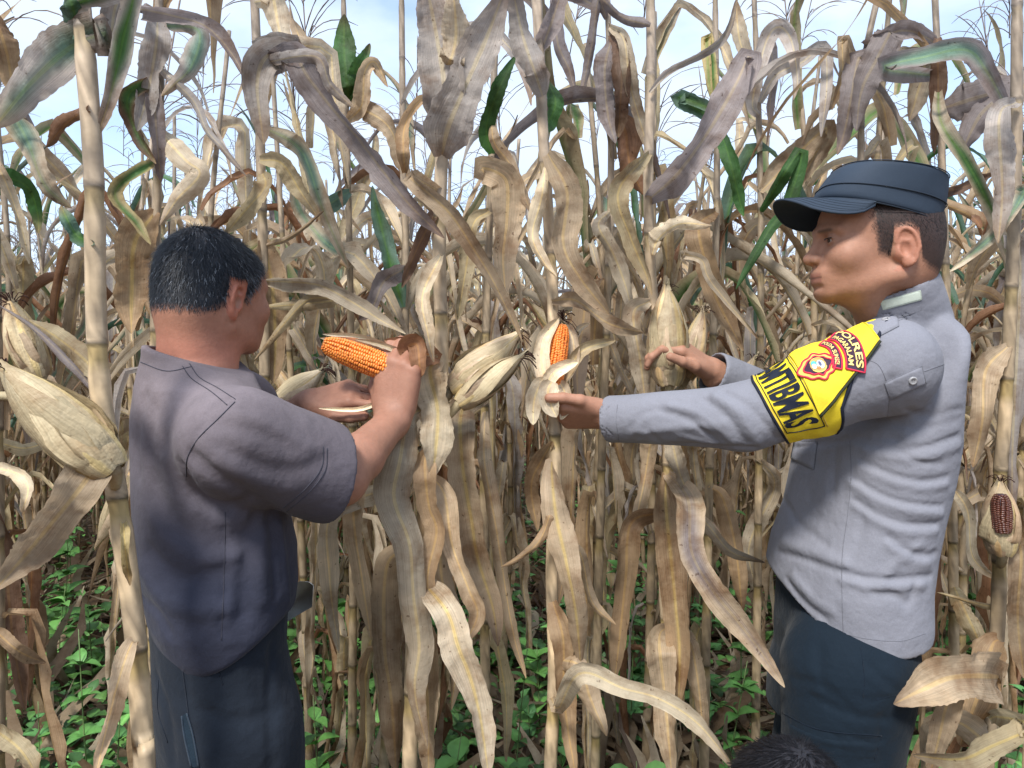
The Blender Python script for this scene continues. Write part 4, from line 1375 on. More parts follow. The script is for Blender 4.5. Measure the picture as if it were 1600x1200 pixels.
# ================================================================== maize: materials
def leaf_material(name, transl=.28, rough=.55):
    m = bpy.data.materials.new(name); m.use_nodes = True
    n, l = m.node_tree.nodes, m.node_tree.links
    b = n['Principled BSDF']; out = n['Material Output']
    b.inputs['Roughness'].default_value = rough
    b.inputs['Specular IOR Level'].default_value = .32
    at = n.new('ShaderNodeAttribute'); at.attribute_name = 'col'
    tc = n.new('ShaderNodeTexCoord'); oi = n.new('ShaderNodeObjectInfo')
    def mapr(src, a, b_, c, d):
        x = n.new('ShaderNodeMapRange'); x.inputs[1].default_value = a; x.inputs[2].default_value = b_; x.inputs[3].default_value = c; x.inputs[4].default_value = d
        l.new(src, x.inputs[0]); return x.outputs[0]
    def scale(col, f):
        x = n.new('ShaderNodeVectorMath'); x.operation = 'SCALE'; l.new(col, x.inputs[0])
        if hasattr(f, 'links') or not isinstance(f, float): l.new(f, x.inputs['Scale'])
        else: x.inputs['Scale'].default_value = f
        return x.outputs[0]
    def mix(fac, a, b_):
        x = n.new('ShaderNodeMix'); x.data_type = 'RGBA'; l.new(fac, x.inputs[0])
        for s_, i in ((a, 6), (b_, 7)):
            if isinstance(s_, tuple): x.inputs[i].default_value = (*s_, 1)
            else: l.new(s_, x.inputs[i])
        return x.outputs[2]
    mp = n.new('ShaderNodeMapping'); mp.inputs['Scale'].default_value = (46, 2.2, 1)
    l.new(tc.outputs['UV'], mp.inputs['Vector'])
    cmb = n.new('ShaderNodeCombineXYZ'); l.new(mapr(oi.outputs['Random'], 0, 1, 0, 60), cmb.inputs[0]); l.new(mapr(oi.outputs['Random'], 0, 1, 0, 37), cmb.inputs[1])
    l.new(cmb.outputs[0], mp.inputs['Location'])
    st = n.new('ShaderNodeTexNoise'); st.inputs['Scale'].default_value = 1; st.inputs['Detail'].default_value = 3
    l.new(mp.outputs[0], st.inputs['Vector'])
    streak = mapr(st.outputs['Fac'], .3, .7, .80, 1.16)
    ad = n.new('ShaderNodeVectorMath'); ad.operation = 'ADD'; l.new(tc.outputs['Object'], ad.inputs[0]); l.new(cmb.outputs[0], ad.inputs[1])
    bl = n.new('ShaderNodeTexNoise'); bl.inputs['Scale'].default_value = 11; bl.inputs['Detail'].default_value = 5; bl.inputs['Roughness'].default_value = .65
    l.new(ad.outputs[0], bl.inputs['Vector'])
    sp = n.new('ShaderNodeTexNoise'); sp.inputs['Scale'].default_value = 95; sp.inputs['Detail'].default_value = 2
    l.new(ad.outputs[0], sp.inputs['Vector'])
    col = scale(at.outputs['Color'], streak)
    brown = n.new('ShaderNodeVectorMath'); brown.operation = 'MULTIPLY'; l.new(col, brown.inputs[0]); brown.inputs[1].default_value = (.55, .44, .36)
    col = mix(mapr(bl.outputs['Fac'], .47, .66, 0, .9), col, brown.outputs[0])
    lite = n.new('ShaderNodeVectorMath'); lite.operation = 'MULTIPLY'; l.new(col, lite.inputs[0]); lite.inputs[1].default_value = (1.28, 1.24, 1.2)
    col = mix(mapr(bl.outputs['Fac'], .46, .30, 0, .8), col, lite.outputs[0])
    spd = n.new('ShaderNodeVectorMath'); spd.operation = 'MULTIPLY'; l.new(col, spd.inputs[0]); spd.inputs[1].default_value = (.35, .28, .24)
    col = mix(mapr(sp.outputs['Fac'], .70, .74, 0, .75), col, spd.outputs[0])
    sx = n.new('ShaderNodeSeparateXYZ'); l.new(tc.outputs['UV'], sx.inputs[0])
    sb = n.new('ShaderNodeMath'); sb.operation = 'SUBTRACT'; l.new(sx.outputs[0], sb.inputs[0]); sb.inputs[1].default_value = .5
    ab = n.new('ShaderNodeMath'); ab.operation = 'ABSOLUTE'; l.new(sb.outputs[0], ab.inputs[0])
    rib = n.new('ShaderNodeVectorMath'); rib.operation = 'MULTIPLY'; l.new(col, rib.inputs[0]); rib.inputs[1].default_value = (1.35, 1.28, .95)
    col = mix(mapr(ab.outputs[0], .065, .035, 0, .8), col, rib.outputs[0])
    col = scale(col, mapr(oi.outputs['Random'], 0, 1, .82, 1.15))
    l.new(col, b.inputs['Base Color'])
    bp = n.new('ShaderNodeBump'); bp.inputs['Strength'].default_value = .5; bp.inputs['Distance'].default_value = .0015
    l.new(st.outputs['Fac'], bp.inputs['Height'])
    bp2 = n.new('ShaderNodeBump'); bp2.inputs['Strength'].default_value = .7; bp2.inputs['Distance'].default_value = .010
    l.new(bl.outputs['Fac'], bp2.inputs['Height']); l.new(bp.outputs[0], bp2.inputs['Normal'])
    l.new(bp2.outputs[0], b.inputs['Normal'])
    tr = n.new('ShaderNodeBsdfTranslucent'); l.new(col, tr.inputs['Color']); l.new(bp2.outputs[0], tr.inputs['Normal'])
    ms = n.new('ShaderNodeMixShader'); ms.inputs[0].default_value = transl
    l.new(b.outputs[0], ms.inputs[1]); l.new(tr.outputs[0], ms.inputs[2]); l.new(ms.outputs[0], out.inputs['Surface'])
    return m
M['leaf'] = leaf_material('dry_leaf', .42)
M['husk'] = leaf_material('husk', .12, .5)
M['stalk'] = material('stalk', .5, .35, noise=[(40, .16), (9, .14)], bump=[(160, .3, .001)])
M['tassel'] = material('tassel', .8, .2)
M['weed'] = material('weed_leaf', .5, .4, noise=[(25, .2)], bump=[(90, .4, .002)])
M['kernel'] = material('kernel', .32, .5, noise=[(120, .12)])

PAL = dict(tan=(.52, .40, .27), pale=(.60, .505, .375), straw=(.50, .41, .255), brown=(.185, .115, .078), rust=(.27, .145, .08), mauve=(.27, .232, .225),
           grey=(.44, .395, .36), green=(.075, .18, .055), bluegreen=(.15, .25, .19), yellow=(.50, .40, .20), bronze=(.41, .285, .17), cream=(.72, .61, .44),
           husk=(.50, .41, .255), huskdark=(.40, .32, .20))

def leaf_geo(spine, N, w, kap, cols=5, ruf=.12, rfreq=8, pal='tan', pal2=None, seed=0, tip='brown', jag=.05, crk=1.0):
    """ribbon along spine (n,3) with upper-surface normals N, half widths w, cross-section arc kap (radians)"""
    r = np.random.default_rng(seed)
    n = len(spine)
    T = unit(np.gradient(spine, axis=0))
    N = unit(N - T * np.sum(N * T, 1)[:, None])
    Bv = np.cross(T, N)
    v = np.linspace(0, 1, n)
    s = np.linspace(-1, 1, cols)
    kap = np.broadcast_to(np.asarray(kap, float), (n,)) + 1e-4
    w = np.broadcast_to(np.asarray(w, float), (n,))
    ph = r.uniform(0, 6.3, 4)
    NZ = r.normal(size=(2, int(rfreq * 2.2) + 3)) * r.uniform(.2, 1.3, (2, int(rfreq * 2.2) + 3))
    V = np.zeros((n, cols, 3))
    for j, t in enumerate(s):
        side = 0 if t < 0 else 1
        kn = NZ[side]
        rf = ruf * 1.5 * abs(t) ** 1.6 * np.interp(v * (len(kn) - 1), np.arange(len(kn)), kn) * np.clip(v * 6, 0, 1)
        jg = 1.0
        if abs(t) > .9:
            jg = 1 + r.normal(size=n) * jag
            if jag >= .04 and n > 12 and pal2 != 'green':                 # tears in the dry edge
                for k_ in r.integers(3, n - 3, int(n * .05) + 1): jg[k_] -= r.uniform(.15, .55); jg[k_ + 1] -= r.uniform(0, .25)
        a = kap * t
        x = w * jg * np.sin(a) / kap
        y = w * (1 - np.cos(a)) / kap + w * (rf + .16 * abs(t))
        if n > 12:                                    # dry crinkles, strongest towards the edges
            cr = r.normal(size=n); cr = (cr + np.roll(cr, 1)) * .5
            y = y + w * (.03 + .08 * abs(t)) * cr * crk
        V[:, j] = spine + Bv * x[:, None] + N * y[:, None]
    c = np.ones((n, cols, 3)) * A(*PAL[pal])
    if pal2:
        g = np.clip(1.25 - 1.5 * np.abs(s)[None] - .9 * np.abs(v[:, None] - .35) + .35 * np.sin(v * 11 + ph[3])[:, None], 0, 1)[..., None]
        if pal2 == 'yellow': g = np.clip(.70 - 6.0 * np.abs(s)[None] + 0 * v[:, None], 0, 1)[..., None]
        c = c * (1 - g) + A(*PAL[pal2]) * g
    tt = np.clip((v - .72) / .28, 0, 1)[:, None, None] ** 1.3 * .75
    c = c * (1 - tt) + A(*PAL[tip]) * tt
    c = c * (1 + .10 * r.normal(size=(n, 1, 1)).cumsum(0) * .35).clip(.7, 1.25)
    i, j = np.meshgrid(np.arange(n - 1), np.arange(cols - 1), indexing='ij')
    k = (i * cols + j).ravel()
    Q = np.stack([k, k + 1, k + cols + 1, k + cols], 1)
    U = np.stack(np.broadcast_arrays((s[None] + 1) / 2, v[:, None]), -1).reshape(-1, 2)
    return V.reshape(-1, 3), Q, U, c.reshape(-1, 3)

def spine_gen(kind, L, n, r):
    """leaf centre line leaving the stalk along +X"""
    t = np.linspace(0, 1, n)
    if kind == 'hang':
        el = np.interp(t, [0, .03, .10, .2, 1], [55, 20, -70, -86, -88]) + r.normal(0, 3)
    elif kind == 'break':
        b = r.uniform(.18, .45)
        el = np.interp(t, [0, b - .02, b + .04, 1], [r.uniform(50, 75), r.uniform(10, 50), r.uniform(-80, -30), r.uniform(-88, -45)])
    elif kind == 'arch':
        el = np.interp(t, [0, .3, .6, 1], [r.uniform(60, 78), r.uniform(25, 45), -45, -80])
    else:
        el = np.interp(t, [0, .5, 1], [82, 70, r.uniform(20, 60)])
    el = np.radians(el + 8 * np.sin(t * r.uniform(4, 9) + r.uniform(0, 6)) * (t > .1))
    az = np.cumsum(r.normal(0, .12, n)) * t + .25 * np.sin(t * 5 + r.uniform(0, 6)) * t
    d = np.stack([np.cos(el) * np.cos(az), np.cos(el) * np.sin(az), np.sin(el)], 1) * (L / (n - 1))
    p = np.vstack([[0, 0, 0], np.cumsum(d, 0)[:-1]])
    # upper surface starts facing up/back to the stalk, then rolls
    up = np.stack([-np.sin(el) * np.cos(az), -np.sin(el) * np.sin(az), np.cos(el)], 1)
    T = unit(np.gradient(p, axis=0))
    roll = np.cumsum(r.normal(0, .16, n)) * 1.3 + r.normal(0, .25)
    roll *= np.clip(t * 4, 0, 1)
    S = np.cross(T, up)
    N = up * np.cos(roll)[:, None] + S * np.sin(roll)[:, None]
    return p, N, t

def lib_leaf(kind, pal, pal2, seed, n, cols, L=None, W=None):
    r = np.random.default_rng(seed)
    L = L or dict(hang=r.uniform(.5, .75), arch=r.uniform(.6, .8)).get(kind, r.uniform(.6, .85))
    W = W or r.uniform(.014, .034)
    p, N, t = spine_gen(kind, L, n, r)
    w = W * np.clip(.55 + 2.5 * t, 0, 1) * np.clip(1 - t ** 3.2, .0, 1) ** .75 * (1 + .12 * np.sin(t * 14 + r.uniform(0, 6)))
    w[-1] = .002
    kap = r.uniform(.4, 2.2) + .5 * np.sin(t * 6 + r.uniform(0, 6))
    if kind == 'hang': kap = np.abs(kap) + r.uniform(0, .6)
    return leaf_geo(p, N, w, kap, cols, r.uniform(.10, .36) if kind == 'hang' else r.uniform(.06, .24), r.uniform(4, 9), pal, pal2, seed, r.choice(['brown', 'tan', 'mauve', 'rust']))

def stalk_geo(G, pts, r0, r1, gap=.17, off=.05, seed=0, sides=9, tint=1.0):
    """jointed stem with sheaths; pts from the ground up"""
    r = np.random.default_rng(seed)
    p = catmull(np.asarray(pts, float), 2 + int(np.linalg.norm(pts[-1] - pts[0]) / .02))
    s = np.r_[0, np.cumsum(np.linalg.norm(np.diff(p, axis=0), axis=1))]
    extra = []
    node = off
    while node < s[-1]:
        extra += [node - .006, node - .0015, node + .0015, node + .006, node + .009]
        node += gap
    ss = np.unique(np.clip(np.r_[s, extra], 0, s[-1]))
    p = np.stack([np.interp(ss, s, p[:, k]) for k in range(3)], 1)
    f = ss / s[-1]
    q = ((ss - off) % gap) / gap
    dn = np.minimum(q, 1 - q) * gap
    rad = (r0 + (r1 - r0) * f) * (1 + .12 * np.exp(-(dn / .005) ** 2) + .10 * (q > .02) * (q < .82) + .07 * np.clip((q - .55) / .27, 0, 1) * (q < .82))
    v, qd, t = tube(p, rad, sides)
    c = np.tile(A(.35, .265, .165), (len(p), 1))
    c[(q > .82)] = A(.27, .20, .09)
    c[q < .30] = A(.28, .215, .14)
    c = c * (1 - .65 * np.exp(-(dn / .0035) ** 2))[:, None]
    up = np.clip((p[:, 2] - 1.3) / .7, 0, 1)[:, None]
    c = c * (1 - up * .55) + A(.24, .205, .185) * up * .55
    c = np.repeat(c * tint, sides, 0)
    c = np.vstack([c, c[:1], c[-1:]])
    c = c * (1 + .20 * np.random.default_rng(seed).normal(size=(len(c), 1)))
    G.add(v, qd, t, col=np.clip(c, .02, .8))
    return p

def tassel_geo(G, base, seed, size=.34, sides=3, nb=13, spread=1.0):
    r = np.random.default_rng(seed)
    c = A(.23, .185, .165) * r.uniform(.8, 1.25)
    top = base + A(r.normal() * .02, r.normal() * .02, size)
    G.tube(catmull(np.stack([base, (base + top) / 2 + r.normal(size=3) * .004, top]), 9), np.r_[[.0022] * 5, [.0028, .0022, .0026, .001]], sides, col=c)
    for i in range(nb):
        h = r.uniform(.05, .62) * size
        az = r.uniform(0, 2 * PI); L = size * r.uniform(.35, .62)
        o = base + (top - base) * h / size
        el0 = r.uniform(.7, 1.2) / spread; el1 = el0 - r.uniform(.8, 1.9) * spread
        n = 7
        el = np.linspace(el0, el1, n)
        d = np.stack([np.cos(el) * math.cos(az), np.cos(el) * math.sin(az), np.sin(el)], 1) * L / n
        p = np.vstack([o, o + np.cumsum(d, 0)])
        G.tube(p, np.r_[.0012, r.uniform(.0010, .0022, n - 1), .0006], sides, col=c * r.uniform(.8, 1.3))

def ear_parts(base, axis, L, R, seed, nh=6, cols=9, rows=14, peel=None, pal=('husk', 'tan', 'huskdark'), silk=True):
    """husk leaves wrapped about an axis; peel[i] = degrees each one is folded back"""
    r = np.random.default_rng(seed)
    ax = unit(axis)
    e1 = unit(np.cross(ax, A(.3, -1, .2))); e2 = np.cross(ax, e1)
    prof = lambda t: R * np.interp(t, [0, .06, .2, .42, .62, .8, .93, 1.0, 1.2], [.52, .74, .93, 1.0, .90, .64, .34, .18, .08])
    out = []
    for i in range(nh):
        phi = i * 2.4 + r.uniform(-.3, .3)
        rad = math.cos(phi) * e1 + math.sin(phi) * e2
        t = np.linspace(0, 1, rows)
        pl = math.radians(peel[i]) if peel is not None else 0
        tl = t * r.uniform(.98, 1.14)
        lay = R * (.02 + .018 * (nh - i))
        Rt = prof(tl) + lay * np.clip(1 - tl, .15, 1)
        c = base + ax * (tl * L)[:, None] + rad * Rt[:, None]
        nn = np.tile(-rad, (rows, 1))
        alpha = np.interp(t, [0, .15, .55, .85, 1], [2.1, 2.0, 1.8, 1.6, .9])
        w = Rt * alpha
        kap = alpha.copy()
        if pl:
            n0 = rows
            a = np.interp(t, [0, .08, .45, 1], [0, .25, 1.0, 1.0]) * pl
            d = ax * np.cos(a)[:, None] + rad * np.sin(a)[:, None]
            step = L * 1.08 / (rows - 1)
            c = np.vstack([c[0], c[0] + np.cumsum(d[:-1], 0) * step])
            nn = -(rad * np.cos(a)[:, None] - ax * np.sin(a)[:, None])
            w = R * np.interp(t, [0, .2, .5, .8, 1], [1.1, 1.5, 1.45, .95, .12])
            kap = np.interp(t, [0, .2, 1], [1.5, .9, .5])
        twist = r.uniform(-.4, .4) * t
        S = np.cross(unit(np.gradient(c, axis=0)), nn)
        nn = nn * np.cos(twist)[:, None] + S * np.sin(twist)[:, None]
        out.append(leaf_geo(c, nn, w, kap, cols, .02 if not pl else .10, 3, pal[i % len(pal)], None, seed * 7 + i, pal[(i + 1) % len(pal)], .01, .12))
    return out

def cob_geo(base, axis, L, R, seed=0, rows=18, per=38):
    """core and kernels of an opened ear"""
    ax = unit(axis); e1 = unit(np.cross(ax, A(.3, -1, .2))); e2 = np.cross(ax, e1)
    r = np.random.default_rng(seed)
    prof = lambda t: R * np.interp(t, [0, .1, .5, .8, .93, 1], [.86, .98, 1, .88, .66, .34])
    t = np.linspace(0, 1, 12)
    core = Geo().tube(base + ax * (t * L)[:, None], prof(t) * .90, 14, col=(.34, .14, .05))
    K = Geo()
    for k in range(rows):
        for i in range(per):
            tt = (i + .5 * (k % 2) * .6 + r.uniform(-.07, .07)) / per
            if tt > .985: continue
            a = 2 * PI * k / rows + .10 * math.sin(tt * 5 + k) + .025 * r.normal()
            rd = math.cos(a) * e1 + math.sin(a) * e2; tg = -math.sin(a) * e1 + math.cos(a) * e2
            rr = prof(tt); o = base + ax * tt * L + rd * rr * .86
            hw = PI * rr / rows * .95; hl = L / per * .50; h = rr * .17 + .0012
            V = []
            for lev, sc in ((0, 1.0), (h * .75, .96), (h, .62)):
                for sx, sy in ((-1, -.6), (-.6, -1), (.6, -1), (1, -.6), (1, .6), (.6, 1), (-.6, 1), (-1, .6)):
                    V.append(o + rd * lev + tg * hw * sc * sx + ax * hl * sc * sy)
            V.append(o + rd * h * 1.10)
            Q = [(l_ * 8 + j, l_ * 8 + (j + 1) % 8, l_ * 8 + 8 + (j + 1) % 8, l_ * 8 + 8 + j) for l_ in range(2) for j in range(8)]
            T_ = [(16 + j, 16 + (j + 1) % 8, 24) for j in range(8)]
            base_c = A(.80, .175, .025) + A(.08, .10, .01) * r.random()
            cv = np.tile(base_c * r.uniform(.8, 1.15), (25, 1)); cv[24] = A(.92, .42, .12); cv[16:24] = cv[16:24] * .6 + A(.90, .33, .07) * .4; cv[:8] *= .7
            K.add(V, np.array(Q), np.array(T_), col=cv)
    return core, K

def geo_mesh(name, parts, mat):
    G = Geo()
    for v, q, u, c in parts: G.add(v, q, None, u, c)
    return G.mesh(name, mat)

# ------------------------------------------------------------------ library of shared pieces
LIB = {}
def build_lib():
    lo_p = [('tan', None), ('bronze', None), ('tan', None), ('straw', None), ('bronze', None), ('pale', None), ('tan', None), ('rust', None), ('pale', None), ('tan', None)]
    hi_p = [('grey', None), ('pale', None), ('mauve', None), ('tan', None), ('grey', None), ('tan', None), ('bronze', None), ('straw', None), ('mauve', None), ('grey', None), ('pale', None), ('tan', 'bluegreen')]
    md_p = [('tan', None), ('pale', None), ('straw', None), ('tan', None), ('pale', None), ('bronze', None), ('grey', None), ('tan', None), ('rust', None), ('pale', None), ('straw', None), ('tan', 'bluegreen')]
    LIB['hang'] = [geo_mesh('leaf', [lib_leaf('hang', *lo_p[i % 10], 100 + i, 20, 5)], M['leaf']) for i in range(18)]
    LIB['mid'] = [geo_mesh('leaf', [lib_leaf(('break', 'break', 'arch', 'hang')[i % 4], *md_p[(i * 5 + 3) % 12], 200 + i, 20, 5)], M['leaf']) for i in range(28)]
    LIB['top'] = [geo_mesh('leaf', [lib_leaf(('arch', 'break', 'break', 'up')[i % 4], *hi_p[i % 12], 300 + i, 18, 5)], M['leaf']) for i in range(22)]
    LIB['green'] = [geo_mesh('leaf', [lib_leaf(('arch', 'break', 'up')[i % 3], 'straw' if i % 2 else 'bluegreen', 'green', 400 + i, 18, 5)], M['leaf']) for i in range(6)]
    # shrivelled scraps: short, rolled and bent leaves that fill the stand at chest height
    LIB['scrap'] = [geo_mesh('leaf', [lib_leaf(('break', 'hang', 'arch')[i % 3], *md_p[(i * 7 + 1) % 11], 450 + i, 16, 4, .22 + .02 * (i % 8), .010 + .002 * (i % 5))], M['leaf']) for i in range(16)]
    LIB['stalk'] = []
    for i in range(6):
        r = np.random.default_rng(500 + i)
        h = 1.92 + .07 * i
        pts = np.array([A(0, 0, -.02), A(.01 * r.normal(), .01 * r.normal(), h * .35), A(.03 * r.normal(), .03 * r.normal(), h * .7), A(.05 * r.normal(), .05 * r.normal(), h)])
        G = Geo(); p = stalk_geo(G, pts, .0125, .0055, .165, .05, 500 + i, 7)
        LIB['stalk'].append((G.mesh('stalk', M['stalk']), p, h))
    LIB['tassel'] = []
    for i in range(5):
        G = Geo(); tassel_geo(G, A(0, 0, 0), 600 + i, .36 + .03 * i, nb=11 + i); LIB['tassel'].append(G.mesh('tassel', M['tassel']))
    LIB['ear'] = []
    for i in range(4):
        r = np.random.default_rng(700 + i)
        ax = A(math.sin(.5 + .25 * i), 0, math.cos(.5 + .25 * i)) if i < 3 else A(.5, 0, -.85)
        LIB['ear'].append(geo_mesh('ear', ear_parts(A(.015, 0, 0), ax, .24, .029, 700 + i, 5, 7, 9), M['husk']))

def field_plant(root, x, y, seed, green=.10, hscale=1.0, with_tassel=True, scraps=True):
    r = np.random.default_rng(seed)
    sm, sp, h = LIB['stalk'][r.integers(6)]
    rz = r.uniform(0, 2 * PI)
    st = link('stalk', sm, root)
    st.rotation_euler = (r.normal() * .02, r.normal() * .02, 0)
    plane = r.uniform(0, PI)
    z = .14; k = 0
    while z < h - .06:
        az = plane + PI * (k % 2) + r.normal() * .35
        kind = 'hang' if z < .95 + .25 * r.random() else ('mid' if z < 1.65 else 'top')
        if kind != 'hang' and r.random() < green: kind = 'green'
        if not ((kind == 'hang' and z < .75 and r.random() < .38) or (kind == 'top' and r.random() < .42)):
            me = LIB[kind][r.integers(len(LIB[kind]))]
            o = link('leaf', me, root)
            px_, py_ = np.interp(z, sp[:, 2], sp[:, 0]), np.interp(z, sp[:, 2], sp[:, 1])
            o.location = (px_ + .008 * math.cos(az), py_ + .008 * math.sin(az), z)
            s_ = r.uniform(.78, 1.15) * (1.0 if z < h - .35 else .75)
            if kind == 'hang': s_ = min(s_, (z + .05) / .62)
            o.scale = (s_, s_ * r.choice([-1, 1]), s_)
            o.rotation_euler = (r.normal() * .06, r.normal() * .06, az)
        if scraps and .40 < z < 1.75:
            o = link('leaf', LIB['scrap'][r.integers(16)], root)
            o.location = (np.interp(z, sp[:, 2], sp[:, 0]), np.interp(z, sp[:, 2], sp[:, 1]), z + .02)
            s_ = r.uniform(.8, 1.3); o.scale = (s_, s_ * r.choice([-1, 1]), s_); o.rotation_euler = (r.normal() * .4, r.normal() * .4, r.uniform(0, 6.3))
        z += (.095 if z < .75 else (.062 if z < 1.6 else .125)) + .03 * r.random(); k += 1
    if with_tassel and r.random() < .95:
        o = link('tassel', LIB['tassel'][r.integers(5)], root)
        o.location = tuple(sp[-1] - A(0, 0, .02)); o.rotation_euler = (r.normal() * .12, r.normal() * .12, r.uniform(0, 6))
        o.scale = (r.uniform(.8, 1.2),) * 3
    if r.random() < .8:
        o = link('ear', LIB['ear'][r.integers(4)], root)
        zz = r.uniform(.95, 1.2); o.location = (np.interp(zz, sp[:, 2], sp[:, 0]), np.interp(zz, sp[:, 2], sp[:, 1]), zz)
        o.rotation_euler = (0, 0, r.uniform(0, 6.3)); o.scale = (r.uniform(.8, 1.05),) * 3
    root.scale = (hscale,) * 3
# ================================================================== ground
def ground_h(x, y):
    return .018 * np.sin(x * 3.1 + .7 * np.sin(y * 2.3)) * np.sin(y * 2.7 + .5) + .010 * np.sin(x * 11.3 + y * 3) * np.sin(y * 9.1 - x * 2)

def build_ground():
    m = bpy.data.materials.new('soil'); m.use_nodes = True
    n, l = m.node_tree.nodes, m.node_tree.links
    b = n['Principled BSDF']; b.inputs['Roughness'].default_value = .95; b.inputs['Specular IOR Level'].default_value = .15
    tc = n.new('ShaderNodeTexCoord')
    t1 = n.new('ShaderNodeTexNoise'); t1.inputs['Scale'].default_value = 3.5; t1.inputs['Detail'].default_value = 9; t1.inputs['Roughness'].default_value = .7
    t2 = n.new('ShaderNodeTexNoise'); t2.inputs['Scale'].default_value = 45; t2.inputs['Detail'].default_value = 6
    l.new(tc.outputs['Object'], t1.inputs['Vector']); l.new(tc.outputs['Object'], t2.inputs['Vector'])
    cr = n.new('ShaderNodeValToRGB'); e = cr.color_ramp.elements
    e[0].position, e[0].color = .32, (.075, .05, .034, 1); e[1].position, e[1].color = .70, (.23, .165, .11, 1)
    x = e.new(.52); x.color = (.14, .095, .062, 1)
    l.new(t1.outputs['Fac'], cr.inputs['Fac'])
    cr2 = n.new('ShaderNodeValToRGB'); e = cr2.color_ramp.elements
    e[0].position, e[0].color = .42, (.6, .6, .6, 1); e[1].position, e[1].color = .62, (1.5, 1.4, 1.25, 1)
    l.new(t2.outputs['Fac'], cr2.inputs['Fac'])
    mu = n.new('ShaderNodeMix'); mu.data_type = 'RGBA'; mu.blend_type = 'MULTIPLY'; mu.inputs[0].default_value = 1
    l.new(cr.outputs['Color'], mu.inputs[6]); l.new(cr2.outputs['Color'], mu.inputs[7]); l.new(mu.outputs[2], b.inputs['Base Color'])
    bp = n.new('ShaderNodeBump'); bp.inputs['Strength'].default_value = .9; bp.inputs['Distance'].default_value = .02
    l.new(t2.outputs['Fac'], bp.inputs['Height']); l.new(bp.outputs[0], b.inputs['Normal'])
    xs = np.r_[-260, -120, -60, -30, -16, np.linspace(-9, 9, 150), 16, 30, 60, 120, 260]
    ys = np.r_[-200, -60, -15, -5, np.linspace(-1, 12, 110), 16, 24, 40, 80, 160, 400]
    X, Y = np.meshgrid(xs, ys, indexing='ij')
    Z = ground_h(X, Y)
    V = np.stack([X, Y, Z], -1).reshape(-1, 3)
    i, j = np.meshgrid(np.arange(len(xs) - 1), np.arange(len(ys) - 1), indexing='ij'); k = (i * len(ys) + j).ravel()
    g = link('ground', make_mesh('ground', V, np.stack([k, k + len(ys), k + len(ys) + 1, k + 1], 1), None, m))
    tag(g, kind='structure')

